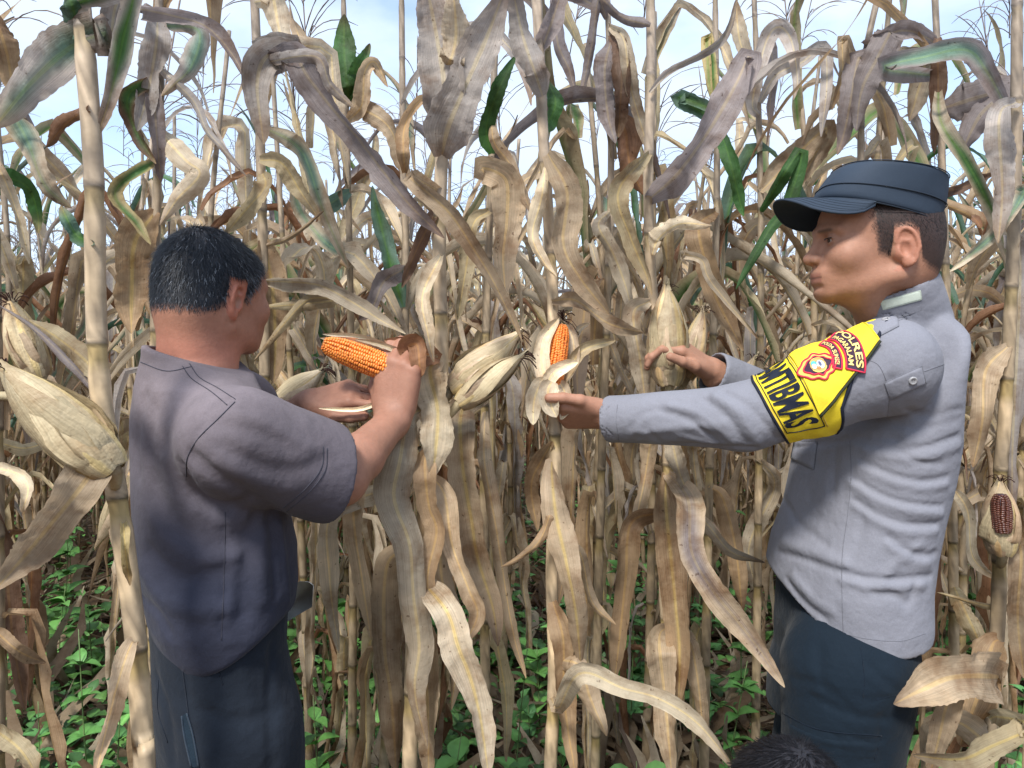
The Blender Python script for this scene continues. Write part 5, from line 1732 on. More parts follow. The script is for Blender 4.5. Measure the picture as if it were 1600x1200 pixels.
HERO_X = []      # (x, y) already taken by the traced plants
def build_field():
    rows = [2.18 + .60 * i for i in range(12)]
    n = 0
    spots = []
    for ri, Y in enumerate(rows):
        half = .73 * Y + .35
        sp = .215 if ri < 6 else .26
        x = -half + RNG.uniform(0, .2)
        while x < half:
            xx, yy = x + RNG.normal() * .03, Y + RNG.normal() * .05
            # the gap one looks through between the two near rows
            u = xx / Y
            if not (ri < 6 and abs(u - .045) < .055) and not (ri < 4 and abs(u + .60) < .06) and not (ri < 3 and abs(u - .29) < .03) and not (ri < 2 and abs(u + .19) < .03):
                spots.append((yy, xx, ri))
            x += sp * RNG.uniform(.85, 1.2)
    spots.sort()
    spots = spots[:282]
    for i, (yy, xx, ri) in enumerate(spots):
        root = empty('corn_plant', (xx, yy, 0), RNG.uniform(0, 6.3))
        u = xx / yy
        side = 'at the far left' if u < -.42 else ('left of centre' if u < -.14 else ('in the centre' if u < .14 else ('right of centre' if u < .42 else 'at the far right')))
        depth = 'second row' if ri < 1 else ('third row' if ri < 2 else ('fourth row' if ri < 3 else ('middle rows' if ri < 6 else 'back rows')))
        tag(root, f'dry corn plant in the {depth} behind the men, {side}', 'corn plant', f'dry corn plants of the {depth} {side}')
        field_plant(root, xx, yy, 5000 + i, .14 if ri > 0 else .16, RNG.uniform(.93, 1.12) if ri else RNG.uniform(1.0, 1.14))
    # everything beyond as one mass
    G = Geo()
    variants = []
    for vi in range(8):
        r = np.random.default_rng(900 + vi)
        g = Geo()
        h = r.uniform(1.95, 2.3)
        g.tube(np.array([A(0, 0, 0), A(.01, 0, h * .5), A(0, .02, h)]), np.array([.013, .010, .005]), 4, col=(.30, .25, .19))
        z = .2; k = 0
        while z < h - .05:
            kind = 'hang' if z < 1.1 else ('break', 'arch', 'up')[r.integers(3)]
            pal = r.choice(['tan', 'bronze', 'brown', 'straw'] if z < 1.1 else ['grey', 'mauve', 'pale', 'tan', 'bronze', 'green' if r.random() < .4 else 'grey'])
            v, q, u, c = lib_leaf(kind, pal, None, 950 + vi * 40 + k, 8, 3)
            a = r.uniform(0, 6.3)
            v = v @ np.array([[math.cos(a), math.sin(a), 0], [-math.sin(a), math.cos(a), 0], [0, 0, 1]]) * min(1, (z + .05) / .6) + A(0, 0, z)
            g.add(v, q, None, u, c)
            z += .13; k += 1
        tassel_geo(g, A(0, 0, h - .03), 990 + vi, .38, 3, 6)
        variants.append((np.vstack(g.v), np.vstack(g.q), np.vstack(g.t), np.vstack(g.uv), np.vstack(g.c)))
    def put(x, y):
        v, q, t, u, c = variants[RNG.integers(8)]
        a = RNG.uniform(0, 6.3); s = RNG.uniform(.92, 1.12)
        R = np.array([[math.cos(a), math.sin(a), 0], [-math.sin(a), math.cos(a), 0], [0, 0, 1]])
        G.add(v @ R * s + A(x, y, 0), q, t, u, c * RNG.uniform(.85, 1.15))
    y_last = spots[-1][0]
    Y = y_last + .5; cnt = 0
    while Y < 19:
        half = .80 * Y + 1
        x = -half
        while x < half:
            put(x + RNG.normal() * .05, Y + RNG.normal() * .1); cnt += 1
            x += RNG.uniform(.3, .5) * (1 if Y < 12 else 1.4)
        Y += .75 if Y < 12 else 1.3
    for Y in np.arange(1.5, y_last, .75):             # flanks outside the picture, seen only from other viewpoints
        for s in (-1, 1):
            for k in range(5):
                put(s * (.73 * Y + .75 + .42 * k), Y + RNG.normal() * .1); cnt += 1
    o = link('distant_corn', G.mesh('distant_corn', M['leaf']))
    tag(o, 'mass of dry corn stretching away behind the nearer rows', 'corn field', kind='stuff')
    print('PLANTS', len(spots), 'mass', cnt, 'mass verts', G.n)

# ------------------------------------------------------------------ weeds, grass and litter
def weed_leaf(L=.05, W=.018, seed=0, col=(.06, .17, .045), n=6):
    t = np.linspace(0, 1, n)
    r = np.random.default_rng(seed)
    c = np.stack([t * L, 0 * t, L * (.25 * t - .45 * t * t)], 1)
    w = W * np.sin(PI * np.clip(t * .95 + .03, 0, 1) ** .75) + .0008
    V = []
    for s in (-1, 0, 1): V.append(c + A(0, 1, 0) * (s * w)[:, None] + A(0, 0, 1) * (abs(s) * w * .35)[:, None])
    V = np.stack(V, 1).reshape(-1, 3)
    Q = np.array([(i * 3 + j, i * 3 + 3 + j, i * 3 + 4 + j, i * 3 + 1 + j) for i in range(n - 1) for j in range(2)])
    cc = np.tile(A(*col), (len(V), 1)) * (1 + .12 * r.normal(size=(len(V), 1)))
    cc[1::3] *= 1.25
    return V, Q[:, ::-1], cc

WEED_LIB = []
def build_weeds():
    cols = [(.08, .21, .05), (.105, .26, .06), (.07, .19, .06), (.11, .25, .075)]
    for i, (L, W) in enumerate(((.055, .017), (.075, .026), (.045, .016), (.12, .05))):
        v, q, c = weed_leaf(L, W, i, cols[i]); WEED_LIB.append(make_mesh('leaf', v, q, None, M['weed'], True, None, c))
    def weed(px, py_base, Y, h, kind, lean=0, pairs=None, label=None, dens=.055, petiole=.02):
        b = P(px, py_base, Y); x, y = b[0], Y
        h *= 1.25
        root = empty('weed', (x, y, ground_h(x, y)), RNG.uniform(0, 6))
        tag(root, label, 'weed', 'leafy weeds growing between the corn rows')
        top = A(lean * h + RNG.normal() * .01, RNG.normal() * .02, h)
        p = catmull(np.stack([A(0, 0, -.01), top * .5 + A(.01, 0, 0) * RNG.normal(), top]), 8)
        g = Geo().tube(p, np.linspace(.0030, .0012, 8), 5, col=(.13, .20, .07))
        link('stem', g.mesh('stem', M['weed']), root)
        z = h * .25; k = 0
        while z <= h:
            c = p[min(7, int(z / h * 7))]
            for s in range(2 if z < h * .93 else 5):
                o = link('leaf', WEED_LIB[kind], root)
                az = k * PI / 2 + s * PI + RNG.normal() * .3 if z < h * .93 else RNG.uniform(0, 6.3)
                sc = RNG.uniform(.9, 1.5) * (1.15 - .45 * z / h)
                o.location = c; o.rotation_euler = (RNG.normal() * .2, -.35 + RNG.normal() * .2, az); o.scale = (sc,) * 3
            z += dens * RNG.uniform(.8, 1.2); k += 1
    W = [(148, 1040, 1.9, .52, 0, 'tall leafy green weed between the near left stalk and the field', .05),
         (60, 1120, 2.1, .28, 2, 'small green weed low at the left edge of the photo', .04),
         (95, 960, 2.9, .35, 1, 'bushy green weed in the gap left of the farmer', .05),
         (500, 1120, 1.9, .36, 1, 'broad-leaved green weed just right of the farmer\'s trousers', .045),
         (560, 1180, 1.75, .26, 1, 'low green weed at the foot of the dry stalks right of the farmer', .045),
         (612, 1010, 2.6, .40, 0, 'green weed half hidden behind the hanging centre leaves', .05),
         (705, 1190, 1.7, .36, 1, 'dark green weed under the centre corn plant', .06),
         (475, 1010, 2.3, .35, 2, 'green weed beneath the machete blade', .045),
         (800, 1180, 1.9, .46, 0, 'thin branching pale green weed in the open gap', .06),
         (945, 1090, 2.5, .66, 1, 'tall upright green weed with tiered leaves right of the open gap', .06),
         (1000, 1195, 1.8, .26, 3, 'rosette-like green weed with broad leaves at bottom centre', .05),
         (930, 980, 3.1, .45, 1, 'leafy green weed further back behind the tall tiered weed', .05),
         (870, 900, 4.0, .40, 0, 'small green weed at the far end of the gap', .05),
         (1120, 1150, 2.0, .42, 0, 'feathery green weed left of the officer\'s trousers', .04),
         (1160, 1010, 2.6, .55, 0, 'green weed beside the front of the officer\'s shirt hem', .045),
         (1085, 1060, 2.4, .35, 2, 'green weed under the long drooping leaf', .045),
         (1440, 1160, 1.9, .30, 3, 'large-leaved green weed right of the officer\'s legs', .06),
         (1480, 1060, 2.3, .36, 1, 'green weed under the folded triangular leaf', .045),
         (1560, 1120, 2.1, .30, 1, 'green weed near the right edge among fallen leaves', .045),
         (1530, 980, 2.8, .40, 0, 'green weed behind the right-hand dry stalks', .05),
         (20, 900, 3.3, .40, 1, 'green weed at the far left edge of the field', .05),
         (1245, 1180, 1.9, .26, 2, 'small green weed between the crouching head and the gap', .045),
         (660, 1150, 2.2, .30, 0, 'small green weed behind the lowest centre leaves', .05),
         (775, 1010, 3.0, .38, 1, 'green weed on the left side of the open gap', .05)]
    for px, py, Y, h, k, lab, dn in W: weed(px, py, Y, h, k, RNG.normal() * .08, None, lab, dn)
    for i in range(84):
        Y = RNG.uniform(1.9, 5.2); px = RNG.uniform(0, 1600)
        py = 560 + FPX * CAM[2] / Y * 1.0
        where = 'left' if px < 530 else ('middle' if px < 1070 else 'right')
        near = 'just behind the nearest stalks' if Y < 3 else 'further back between the rows'
        weed(px, py, Y, RNG.uniform(.2, .55), int(RNG.integers(3)), RNG.normal() * .1, None, f'small leafy green weed {near}, {where} of the photo', .045)
    # ground cover: nobody could count it
    def mass(name, label, cat, n, make, mat, ylim=(1.2, 9.5), clump=None):
        G = Geo()
        base = make()
        U = RNG.random(n)
        Y = ylim[0] + (ylim[1] - ylim[0]) * U ** 1.5
        X = RNG.uniform(-1, 1, n) * (.76 * Y + .3)
        if clump:
            d = np.sin(X * 2.1 + 1.7 * np.sin(Y * 1.3)) * np.sin(Y * 1.9 + 1.1 * np.sin(X * 2.7)) + .6 * np.sin(X * 5.3 + Y * 4.1)
            k = RNG.random(n) < np.clip(.45 + d * clump, .06, 1)
            X, Y = X[k], Y[k]
        n = len(X)
        vi = RNG.integers(len(base), size=n)
        for b in range(len(base)):
            v, q, c = base[b]
            s = vi == b; m_ = s.sum()
            a = RNG.uniform(0, 6.3, m_); ti = RNG.normal(0, .5, m_); sc = RNG.uniform(.5, 1.8, m_)
            V = v[None] * sc[:, None, None]
            x, y, z = V[..., 0], V[..., 1], V[..., 2]
            x2 = x * np.cos(ti)[:, None] - z * np.sin(ti)[:, None]; z2 = x * np.sin(ti)[:, None] + z * np.cos(ti)[:, None]
            x3 = x2 * np.cos(a)[:, None] - y * np.sin(a)[:, None]; y3 = x2 * np.sin(a)[:, None] + y * np.cos(a)[:, None]
            hh = make.height(m_)
            W_ = np.stack([x3 + X[s][:, None], y3 + Y[s][:, None], np.maximum(z2, -.01) + (ground_h(X[s], Y[s]) + hh)[:, None]], -1)
            Q = (q[None] + (np.arange(m_) * len(v))[:, None, None]).reshape(-1, q.shape[1])
            C = (c[None] * RNG.uniform(.5, 1.3, (m_, 1, 1))).reshape(-1, 3)
            G.add(W_.reshape(-1, 3), Q, col=C)
        o = link(name, G.mesh(name, mat)); tag(o, label, cat, kind='stuff')
    def cover():
        return [weed_leaf(.034, .013, 50 + i, ((.085, .21, .05), (.11, .26, .06), (.06, .155, .045))[i], 4) for i in range(3)]
    cover.height = lambda m: RNG.gamma(1.5, .065, m)
    mass('ground_cover', 'low leafy green weeds carpeting the soil between the rows', 'ground cover', 60000, cover, M['weed'], clump=.9)
    def grass():
        out = []
        for i in range(3):
            t = np.linspace(0, 1, 4); r = np.random.default_rng(i)
            c = np.stack([.05 * t + .04 * t * t, 0 * t, .11 * t - .05 * t * t], 1)
            V = np.stack([c - A(0, 1, 0) * (.0022 * (1 - t * .8))[:, None], c + A(0, 1, 0) * (.0022 * (1 - t * .8))[:, None]], 1).reshape(-1, 3)
            Q = np.array([(2 * k, 2 * k + 1, 2 * k + 3, 2 * k + 2) for k in range(3)])
            out.append((V, Q, np.tile(A(*((.10, .17, .05), (.16, .19, .07), (.30, .25, .13))[i]), (len(V), 1))))
        return out
    grass.height = lambda m: RNG.uniform(0, .01, m)
    mass('grass', 'thin green and straw-coloured grass on the soil', 'grass', 16000, grass, M['weed'], clump=.4)
    def litter():
        out = []
        for i in range(5):
            t = np.linspace(0, 1, 6); r = np.random.default_rng(40 + i)
            L = r.uniform(.10, .30); w = r.uniform(.006, .020)
            c = np.stack([t * L, .03 * np.sin(t * 5 + i), .02 * np.abs(np.sin(t * 6 + i))], 1)
            V = np.stack([c - A(0, 1, .3) * (w * np.sin(PI * (t * .9 + .05)))[:, None], c + A(0, 1, -.2) * (w * np.sin(PI * (t * .9 + .05)))[:, None]], 1).reshape(-1, 3)
            Q = np.array([(2 * k, 2 * k + 1, 2 * k + 3, 2 * k + 2) for k in range(5)])
            out.append((V, Q, np.tile(A(*((.38, .29, .19), (.26, .18, .11), (.50, .42, .30), (.15, .10, .07), (.33, .26, .18))[i]), (len(V), 1))))
        return out
    litter.height = lambda m: RNG.uniform(.0, .03, m)
    mass('leaf_litter', 'scraps of dry corn leaf lying on the brown soil', 'leaf litter', 15000, litter, M['leaf'])
# ================================================================== the plants around the two men, traced one by one
# name: (label, Y, polyline of the stem in photo pixels from the top down, radius at foot, radius at top, node gap, extra random leaves)
STEMS = {
 'A': ("thick near stalk at the left carrying the big closed ear beside the farmer's back", .95, [(120, -60), (131, 60), (146, 260), (150, 480), (158, 620), (178, 740), (200, 900), (214, 1020), (226, 1200)], .0135, .0095, .20, 0),
 'Z': ("dry corn plant cut by the left edge of the photo, green-edged leaf hanging from it", 1.15, [(-18, -60), (-14, 300), (-8, 700), (-6, 1200)], .013, .009, .17, 3),
 'G': ("dry corn plant behind the farmer's head with grey drooping top leaves", 1.62, [(248, -40), (250, 150), (243, 400), (240, 900), (238, 1200)], .0125, .007, .17, 5),
 'E': ("dry corn plant right behind the farmer with a broad pale bent leaf near the top", 1.62, [(395, -60), (402, 100), (410, 350), (414, 620), (418, 900), (420, 1200)], .013, .008, .18, 5),
 'F': ("slim purple-stemmed corn plant with a stubby bright green top leaf", 1.95, [(536, -20), (541, 160), (545, 330), (548, 500), (552, 800), (550, 1200)], .012, .0055, .16, 7),
 'B': ("centre corn plant whose opened orange ear is in the farmer's hand", 1.38, [(702, -70), (697, 130), (690, 250), (686, 380), (690, 560), (684, 640), (668, 760), (650, 900), (644, 1040), (640, 1200)], .0145, .0095, .18, 0),
 'T': ("corn plant between the farmer's hands and the centre plant, mostly brown hanging leaves", 1.85, [(628, 60), (630, 250), (634, 420), (628, 700), (610, 1000), (600, 1200)], .0125, .006, .17, 7),
 'S': ("corn plant with a broad tan leaf hanging just right of the centre plant", 1.72, [(775, 10), (768, 250), (760, 500), (756, 800), (760, 1200)], .0125, .006, .17, 5),
 'C': ("corn plant whose half-husked ear is held open by the officer's near hand", 1.47, [(835, -60), (842, 60), (848, 200), (858, 360), (864, 480), (866, 640), (868, 760), (862, 900), (866, 1040), (860, 1200)], .013, .0085, .18, 0),
 'U': ("corn plant with two dark brown leaves hanging side by side near its top", 1.85, [(948, -30), (955, 200), (950, 450), (938, 800), (930, 1200)], .012, .006, .17, 6),
 'D': ("corn plant whose closed ear is gripped by the officer's far hand", 1.62, [(1016, -60), (1017, 120), (1013, 300), (1020, 460), (1040, 600), (1044, 740), (1038, 900), (1046, 1060), (1050, 1200)], .0135, .0085, .17, 0),
 'V': ("corn plant with a long grey-mauve leaf slanting down left of the officer's cap", 1.88, [(1118, 40), (1120, 300), (1112, 600), (1105, 900), (1100, 1200)], .0125, .006, .17, 5),
 'H': ("pale-stalked corn plant just in front of the officer's cap brim", 2.0, [(1180, 40), (1186, 200), (1189, 400), (1186, 700), (1180, 1200)], .012, .006, .17, 4),
 'K': ("tall corn plant behind the officer's cap with drooping mauve top leaves", 1.85, [(1385, -60), (1350, 100), (1345, 250), (1340, 600), (1340, 1200)], .012, .006, .17, 2),
 'N': ("corn plant behind the back of the officer's cap with a long arching leaf", 1.8, [(1462, 20), (1470, 200), (1480, 500), (1488, 800), (1492, 1200)], .0125, .006, .17, 5),
 'R': ("corn plant at the right edge with a fat rotting ear low on its stalk", 1.45, [(1590, -60), (1586, 300), (1572, 620), (1562, 760), (1560, 950), (1548, 1100), (1540, 1200)], .0145, .008, .18, 4),
}
# stem, points, half-turn-free width in px, palette, second palette, depth offset at base/tip, arc, roll (deg)
LV = [
 ('A', [(165, 52), (110, 75), (50, 128), (-10, 200)], 62, 'grey', 'bluegreen', 0, .08, .5, 20),
 ('A', [(130, 58), (118, 25), (100, -30)], 34, 'bluegreen', 'green', 0, .0, 1.0, 0),
 ('A', [(205, -20), (192, 60), (172, 150), (152, 212)], 30, 'grey', 'green', .0, .02, .7, -10),
 ('A', [(188, -30), (178, 20), (172, 78)], 40, 'grey', None, .05, .06, .6, 10),
 ('A', [(135, 170), (105, 192), (72, 230)], 26, 'rust', None, .15, .2, 1.4, 10),
 ('A', [(148, 380), (118, 366), (95, 322)], 20, 'bluegreen', 'green', .05, .08, .8, 0),
 ('A', [(150, 735), (118, 772), (62, 840), (-10, 925)], 58, 'tan', None, -.02, -.06, .55, 15),
 ('A', [(206, 1005), (186, 1060), (168, 1130), (150, 1210)], 28, 'tan', None, -.02, -.03, .9, 20),
 ('A', [(192, 812), (196, 860), (203, 915)], 14, 'yellow', None, -.014, -.014, 1.2, 0),
 ('A', [(155, 590), (130, 560), (90, 528), (45, 500)], 30, 'straw', None, .06, .12, .8, 10),
 ('A', [(172, 640), (120, 578), (60, 520), (0, 478)], 13, 'mauve', None, .04, .10, 1.6, 0),
 ('Z', [(-12, 150), (21, 182), (45, 226), (70, 290), (112, 325)], 32, 'pale', 'bluegreen', -.1, -.1, .8, -15),
 ('Z', [(-12, 240), (15, 300), (35, 362), (46, 412)], 16, 'cream', None, -.05, .0, 1.0, 0),
 ('Z', [(-10, 270), (40, 290), (58, 330), (60, 365)], 22, 'green', 'green', .05, .1, .8, 0),
 ('Z', [(-8, 30), (10, 80), (22, 150)], 34, 'bronze', None, .0, .05, .8, 10),
 ('Z', [(-8, 730), (30, 742), (44, 765), (34, 800)], 22, 'cream', None, -.05, -.1, 1.2, 0),
 ('Z', [(-8, 690), (40, 700), (90, 684)], 20, 'straw', None, .02, .1, 1.0, 30),
 ('Z', [(-8, 985), (30, 1018), (72, 1036)], 20, 'bronze', None, -.05, -.02, 1.0, 10),
 ('Z', [(-8, 1140), (30, 1170), (60, 1215)], 30, 'straw', None, -.1, -.2, .8, 10),
 ('Z', [(-8, 800), (8, 880), (20, 1000), (40, 1110)], 34, 'brown', None, .05, .1, .9, 10),
 ('G', [(218, 14), (268, 24), (322, 42), (362, 84), (388, 130)], 26, 'mauve', None, -.1, -.1, 1.3, 15),
 ('G', [(246, 20), (244, 70), (232, 140), (214, 205)], 36, 'grey', None, -.05, -.05, .6, -10),
 ('G', [(250, 40), (310, 48), (300, 102), (272, 132), (252, 150)], 30, 'grey', 'bluegreen', 0, -.05, .7, 20),
 ('G', [(246, 70), (240, 130), (248, 250), (252, 285)], 26, 'mauve', None, -.03, -.03, 1.0, 0),
 ('G', [(246, 120), (200, 150), (212, 205), (244, 256)], 22, 'brown', 'green', -.05, -.05, .9, 0),
 ('G', [(243, 250), (180, 300), (214, 350), (236, 382)], 20, 'yellow', 'green', -.05, -.1, .8, 10),
 ('G', [(243, 200), (290, 250), (312, 272), (276, 312), (250, 352)], 32, 'pale', None, -.05, -.05, .8, 15),
 ('G', [(244, 330), (210, 380), (206, 450), (205, 522)], 50, 'bronze', 'yellow', 0, .0, .5, 0),
 ('G', [(244, 390), (165, 410), (150, 480), (168, 545)], 26, 'pale', None, .0, .0, .9, 10),
 ('G', [(243, 100), (300, 155), (322, 202), (348, 232), (386, 276)], 13, 'grey', None, -.05, -.05, 1.0, 0),
 ('E', [(400, 75), (470, 84), (420, 86), (402, 130), (412, 226)], 48, 'grey', None, -.1, -.15, .5, 10),
 ('E', [(404, 120), (456, 88), (482, 122), (520, 170), (560, 216), (602, 272), (642, 322), (694, 372)], 42, 'mauve', None, -.25, -.25, .8, -20),
 ('E', [(402, 100), (492, 88), (516, 132), (552, 168)], 20, 'grey', None, -.27, -.27, .8, 10),
 ('E', [(406, 250), (440, 255), (470, 300), (500, 345)], 26, 'straw', None, .0, .0, .8, 0),
 ('E', [(410, 270), (414, 292), (382, 330), (352, 366)], 27, 'straw', None, -.05, -.05, .8, 10),
 ('E', [(410, 375), (424, 440), (430, 520), (428, 600)], 42, 'bronze', 'yellow', .02, .02, .6, 0),
 ('E', [(412, 385), (450, 372), (506, 330)], 9, 'tan', None, .0, -.05, 1.5, 0),
 ('E', [(410, 0), (425, -10), (440, 60), (470, 100)], 36, 'pale', None, -.05, -.05, .7, 0),
 ('E', [(412, 440), (448, 440), (500, 446), (550, 472), (594, 500), (634, 522)], 26, 'pale', None, -.12, -.16, .9, 20),
 ('E', [(414, 480), (520, 470), (482, 468), (442, 508), (398, 562)], 17, 'straw', None, -.1, -.14, .9, 0),
 ('E', [(412, 200), (470, 235), (505, 330), (545, 420)], 24, 'pale', 'bluegreen', .15, .2, .7, 10),
 ('F', [(540, 160), (545, 155), (538, 90), (538, 22)], 34, 'green', 'green', -.05, -.05, .5, 0),
 ('F', [(541, 150), (556, 112), (578, 68)], 20, 'green', 'green', -.05, -.05, .8, 0),
 ('F', [(542, 190), (565, 165), (570, 112), (586, 97), (606, 136)], 24, 'tan', None, -.05, -.1, .9, 0),
 ('F', [(543, 160), (600, 190), (622, 230), (640, 290)], 28, 'tan', None, -.05, -.1, .8, 20),
 ('F', [(546, 300), (500, 320), (485, 260)], 24, 'bluegreen', 'bluegreen', -.05, -.05, .7, 0),
 ('F', [(548, 400), (510, 380), (470, 330), (455, 280)], 22, 'pale', 'bluegreen', 0, 0, .7, 0),
 ('B', [(690, 245), (700, 200), (725, 140), (760, 60), (790, -20)], 62, 'grey', None, -.03, -.1, .5, -15),
 ('B', [(693, 200), (694, 130), (682, 55), (665, -30)], 62, 'grey', None, -.04, -.06, .6, 10),
 ('B', [(692, 235), (678, 200), (674, 140), (670, 75)], 22, 'green', 'green', -.02, -.02, .9, 0),
 ('B', [(694, 120), (712, 60), (708, -20)], 40, 'pale', None, -.07, -.1, .6, 0),
 ('B', [(688, 300), (640, 276), (700, 330), (742, 392), (772, 442), (815, 532)], 27, 'tan', None, -.08, -.08, .9, 10),
 ('B', [(689, 400), (660, 462), (668, 520), (678, 566)], 24, 'cream', None, -.06, -.06, 1.1, 0),
 ('B', [(688, 560), (672, 580), (684, 640), (681, 700), (675, 748)], 50, 'cream', 'yellow', -.012, -.03, .45, 5),
 ('B', [(680, 640), (640, 650), (625, 720), (616, 780), (640, 850), (646, 930), (655, 1010), (648, 1080), (668, 1170)], 48, 'pale', None, -.07, -.09, .5, 0),
 ('B', [(676, 700), (664, 722), (670, 790), (682, 830), (668, 900), (674, 962)], 34, 'bronze', None, -.05, -.05, .8, 0),
 ('B', [(668, 740), (694, 772), (706, 850), (732, 920), (746, 962), (720, 1015)], 32, 'tan', None, -.03, -.03, .8, 15),
 ('B', [(652, 900), (698, 955), (716, 1010), (735, 1060), (750, 1120), (764, 1215)], 46, 'pale', 'yellow', -.12, -.16, .5, 10),
 ('B', [(650, 860), (606, 880), (600, 1000), (612, 1100), (620, 1215)], 46, 'tan', None, .03, .04, .8, 0),
 ('B', [(672, 740), (690, 800), (690, 900), (715, 1000), (705, 1110)], 38, 'tan', None, .02, .02, .8, 0),
 ('B', [(648, 960), (660, 1010), (668, 1100), (670, 1215)], 44, 'tan', None, -.02, -.02, .8, 0),
 ('B', [(688, 560), (640, 545), (652, 540), (657, 590)], 34, 'rust', None, -.02, -.04, .7, 10),
 ('B', [(690, 320), (682, 330), (650, 392), (628, 450)], 20, 'brown', None, .0, .06, 1.0, 0),
 ('T', [(632, 270), (632, 200), (660, 155), (678, 182)], 20, 'bronze', None, -.05, -.05, 1.0, 0),
 ('T', [(632, 420), (600, 440), (582, 480), (560, 500)], 28, 'mauve', None, -.1, -.1, .9, 0),
 ('T', [(630, 480), (612, 420), (590, 330), (582, 290)], 26, 'bluegreen', 'green', .0, .0, .7, 0),
 ('T', [(625, 680), (560, 720), (552, 800), (565, 900), (580, 1000)], 34, 'tan', None, -.2, -.25, .8, 0),
 ('T', [(620, 760), (520, 800), (515, 900), (530, 1020)], 30, 'pale', None, -.2, -.25, .8, 0),
 ('S', [(768, 240), (760, 200), (775, 150), (805, 88)], 24, 'green', 'green', -.05, -.1, .6, 0),
 ('S', [(767, 280), (752, 262), (790, 280), (792, 340), (786, 400), (790, 462)], 46, 'tan', None, -.1, -.12, .5, 5),
 ('S', [(768, 180), (772, 222), (800, 262), (832, 335)], 19, 'tan', None, -.1, -.1, .9, 0),
 ('S', [(758, 620), (722, 640), (722, 720), (735, 800), (746, 870), (770, 950), (778, 1010)], 46, 'tan', 'yellow', -.28, -.28, .55, -5),
 ('S', [(758, 640), (757, 720), (776, 830), (800, 980), (822, 1060)], 24, 'tan', None, -.2, -.2, .9, 0),
 ('S', [(765, 330), (740, 350), (728, 420), (715, 500)], 24, 'straw', None, -.05, -.05, .8, 0),
 ('C', [(848, 150), (838, 120), (818, 60), (800, -20)], 38, 'grey', None, -.04, -.08, .6, 0),
 ('C', [(850, 205), (868, 160), (850, 118)], 22, 'green', 'green', .05, .08, .7, 0),
 ('C', [(846, 80), (860, 40), (880, -20)], 30, 'mauve', None, .0, .0, .8, 0),
 ('C', [(852, 260), (846, 310), (832, 368), (850, 410), (870, 432)], 22, 'cream', None, -.05, -.06, 1.1, 0),
 ('C', [(856, 240), (886, 300), (880, 380), (905, 432), (952, 492)], 42, 'tan', None, -.05, -.05, .6, 10),
 ('C', [(862, 470), (900, 470), (950, 505), (1005, 520)], 26, 'tan', None, -.04, .05, 1.0, 20),
 ('C', [(868, 720), (862, 728), (868, 800), (885, 880), (900, 960), (908, 1045)], 40, 'tan', 'yellow', -.05, -.07, .6, 0),
 ('C', [(866, 780), (846, 840), (820, 866), (783, 886)], 15, 'bronze', None, -.05, -.08, 1.2, 0),
 ('C', [(864, 850), (905, 862), (925, 940), (962, 976)], 18, 'tan', None, .05, .1, .9, 0),
 ('C', [(866, 1030), (905, 1040), (922, 1090), (948, 1150)], 32, 'tan', None, -.05, -.1, .8, 0),
 ('C', [(864, 940), (880, 1000), (882, 1100), (900, 1215)], 34, 'bronze', None, -.03, -.05, .9, 0),
 ('C', [(862, 1090), (872, 1108), (896, 1060), (922, 1052), (972, 1075), (1030, 1092), (1092, 1132), (1155, 1210)], 28, 'cream', None, -.2, -.3, .7, -10),
 ('C', [(864, 690), (846, 720), (830, 760), (840, 830)], 24, 'bronze', None, .05, .08, .9, 0),
 ('U', [(955, 60), (945, 110), (950, 180), (962, 224)], 30, 'mauve', None, -.1, -.1, .6, -10),
 ('U', [(956, 52), (972, 80), (970, 150), (966, 215)], 28, 'brown', None, -.11, -.11, .6, 10),
 ('U', [(952, 40), (975, 62), (984, 130), (1000, 190), (1016, 242)], 22, 'pale', None, -.12, -.1, .8, 0),
 ('U', [(950, 20), (878, -10), (870, 60), (890, 110), (900, 152)], 24, 'mauve', None, -.05, -.05, .9, 0),
 ('U', [(952, 330), (935, 352), (956, 392), (976, 442), (992, 502)], 24, 'pale', None, -.15, -.2, .8, 0),
 ('U', [(955, 210), (975, 200), (985, 260), (1006, 305)], 36, 'rust', None, -.05, -.05, .8, 0),
 ('U', [(948, 30), (935, 0), (925, 70), (905, 160)], 16, 'mauve', None, -.03, -.05, 1.0, 0),
 ('D', [(1016, 40), (972, 26), (935, -8)], 18, 'mauve', None, .0, .0, 1.3, 0),
 ('D', [(1015, 145), (1050, 110), (1130, 60), (1155, -10)], 13, 'grey', None, .0, .0, 1.4, 0),
 ('D', [(1014, 240), (966, 300), (985, 370), (1010, 430), (1019, 462)], 28, 'straw', None, -.1, -.1, .8, 0),
 ('D', [(1016, 310), (1060, 270), (1110, 200), (1150, 132), (1172, 86), (1168, 150)], 46, 'mauve', None, -.12, -.14, .7, 15),
 ('D', [(1018, 400), (1030, 372), (1062, 350), (1112, 352)], 24, 'cream', None, -.1, -.1, 1.0, 20),
 ('D', [(1040, 680), (1050, 690), (1062, 740), (1086, 792)], 26, 'pale', None, -.08, -.1, .9, 0),
 ('D', [(1042, 740), (1040, 785), (1048, 870), (1056, 950), (1062, 1020), (1060, 1105)], 42, 'bronze', 'yellow', -.06, -.07, .5, 0),
 ('D', [(1038, 800), (986, 818), (978, 900), (970, 980), (960, 1065)], 34, 'bronze', None, -.02, -.02, .8, 0),
 ('D', [(1042, 740), (1075, 780), (1080, 860), (1112, 920), (1152, 970), (1190, 1020), (1226, 1074)], 38, 'tan', 'mauve', -.25, -.32, .5, 10),
 ('D', [(1040, 780), (1100, 815), (1142, 862), (1196, 880)], 20, 'pale', None, -.05, -.02, 1.0, 0),
 ('D', [(1042, 980), (1030, 1000), (1040, 1100), (1050, 1215)], 40, 'tan', None, -.08, -.1, .7, 0),
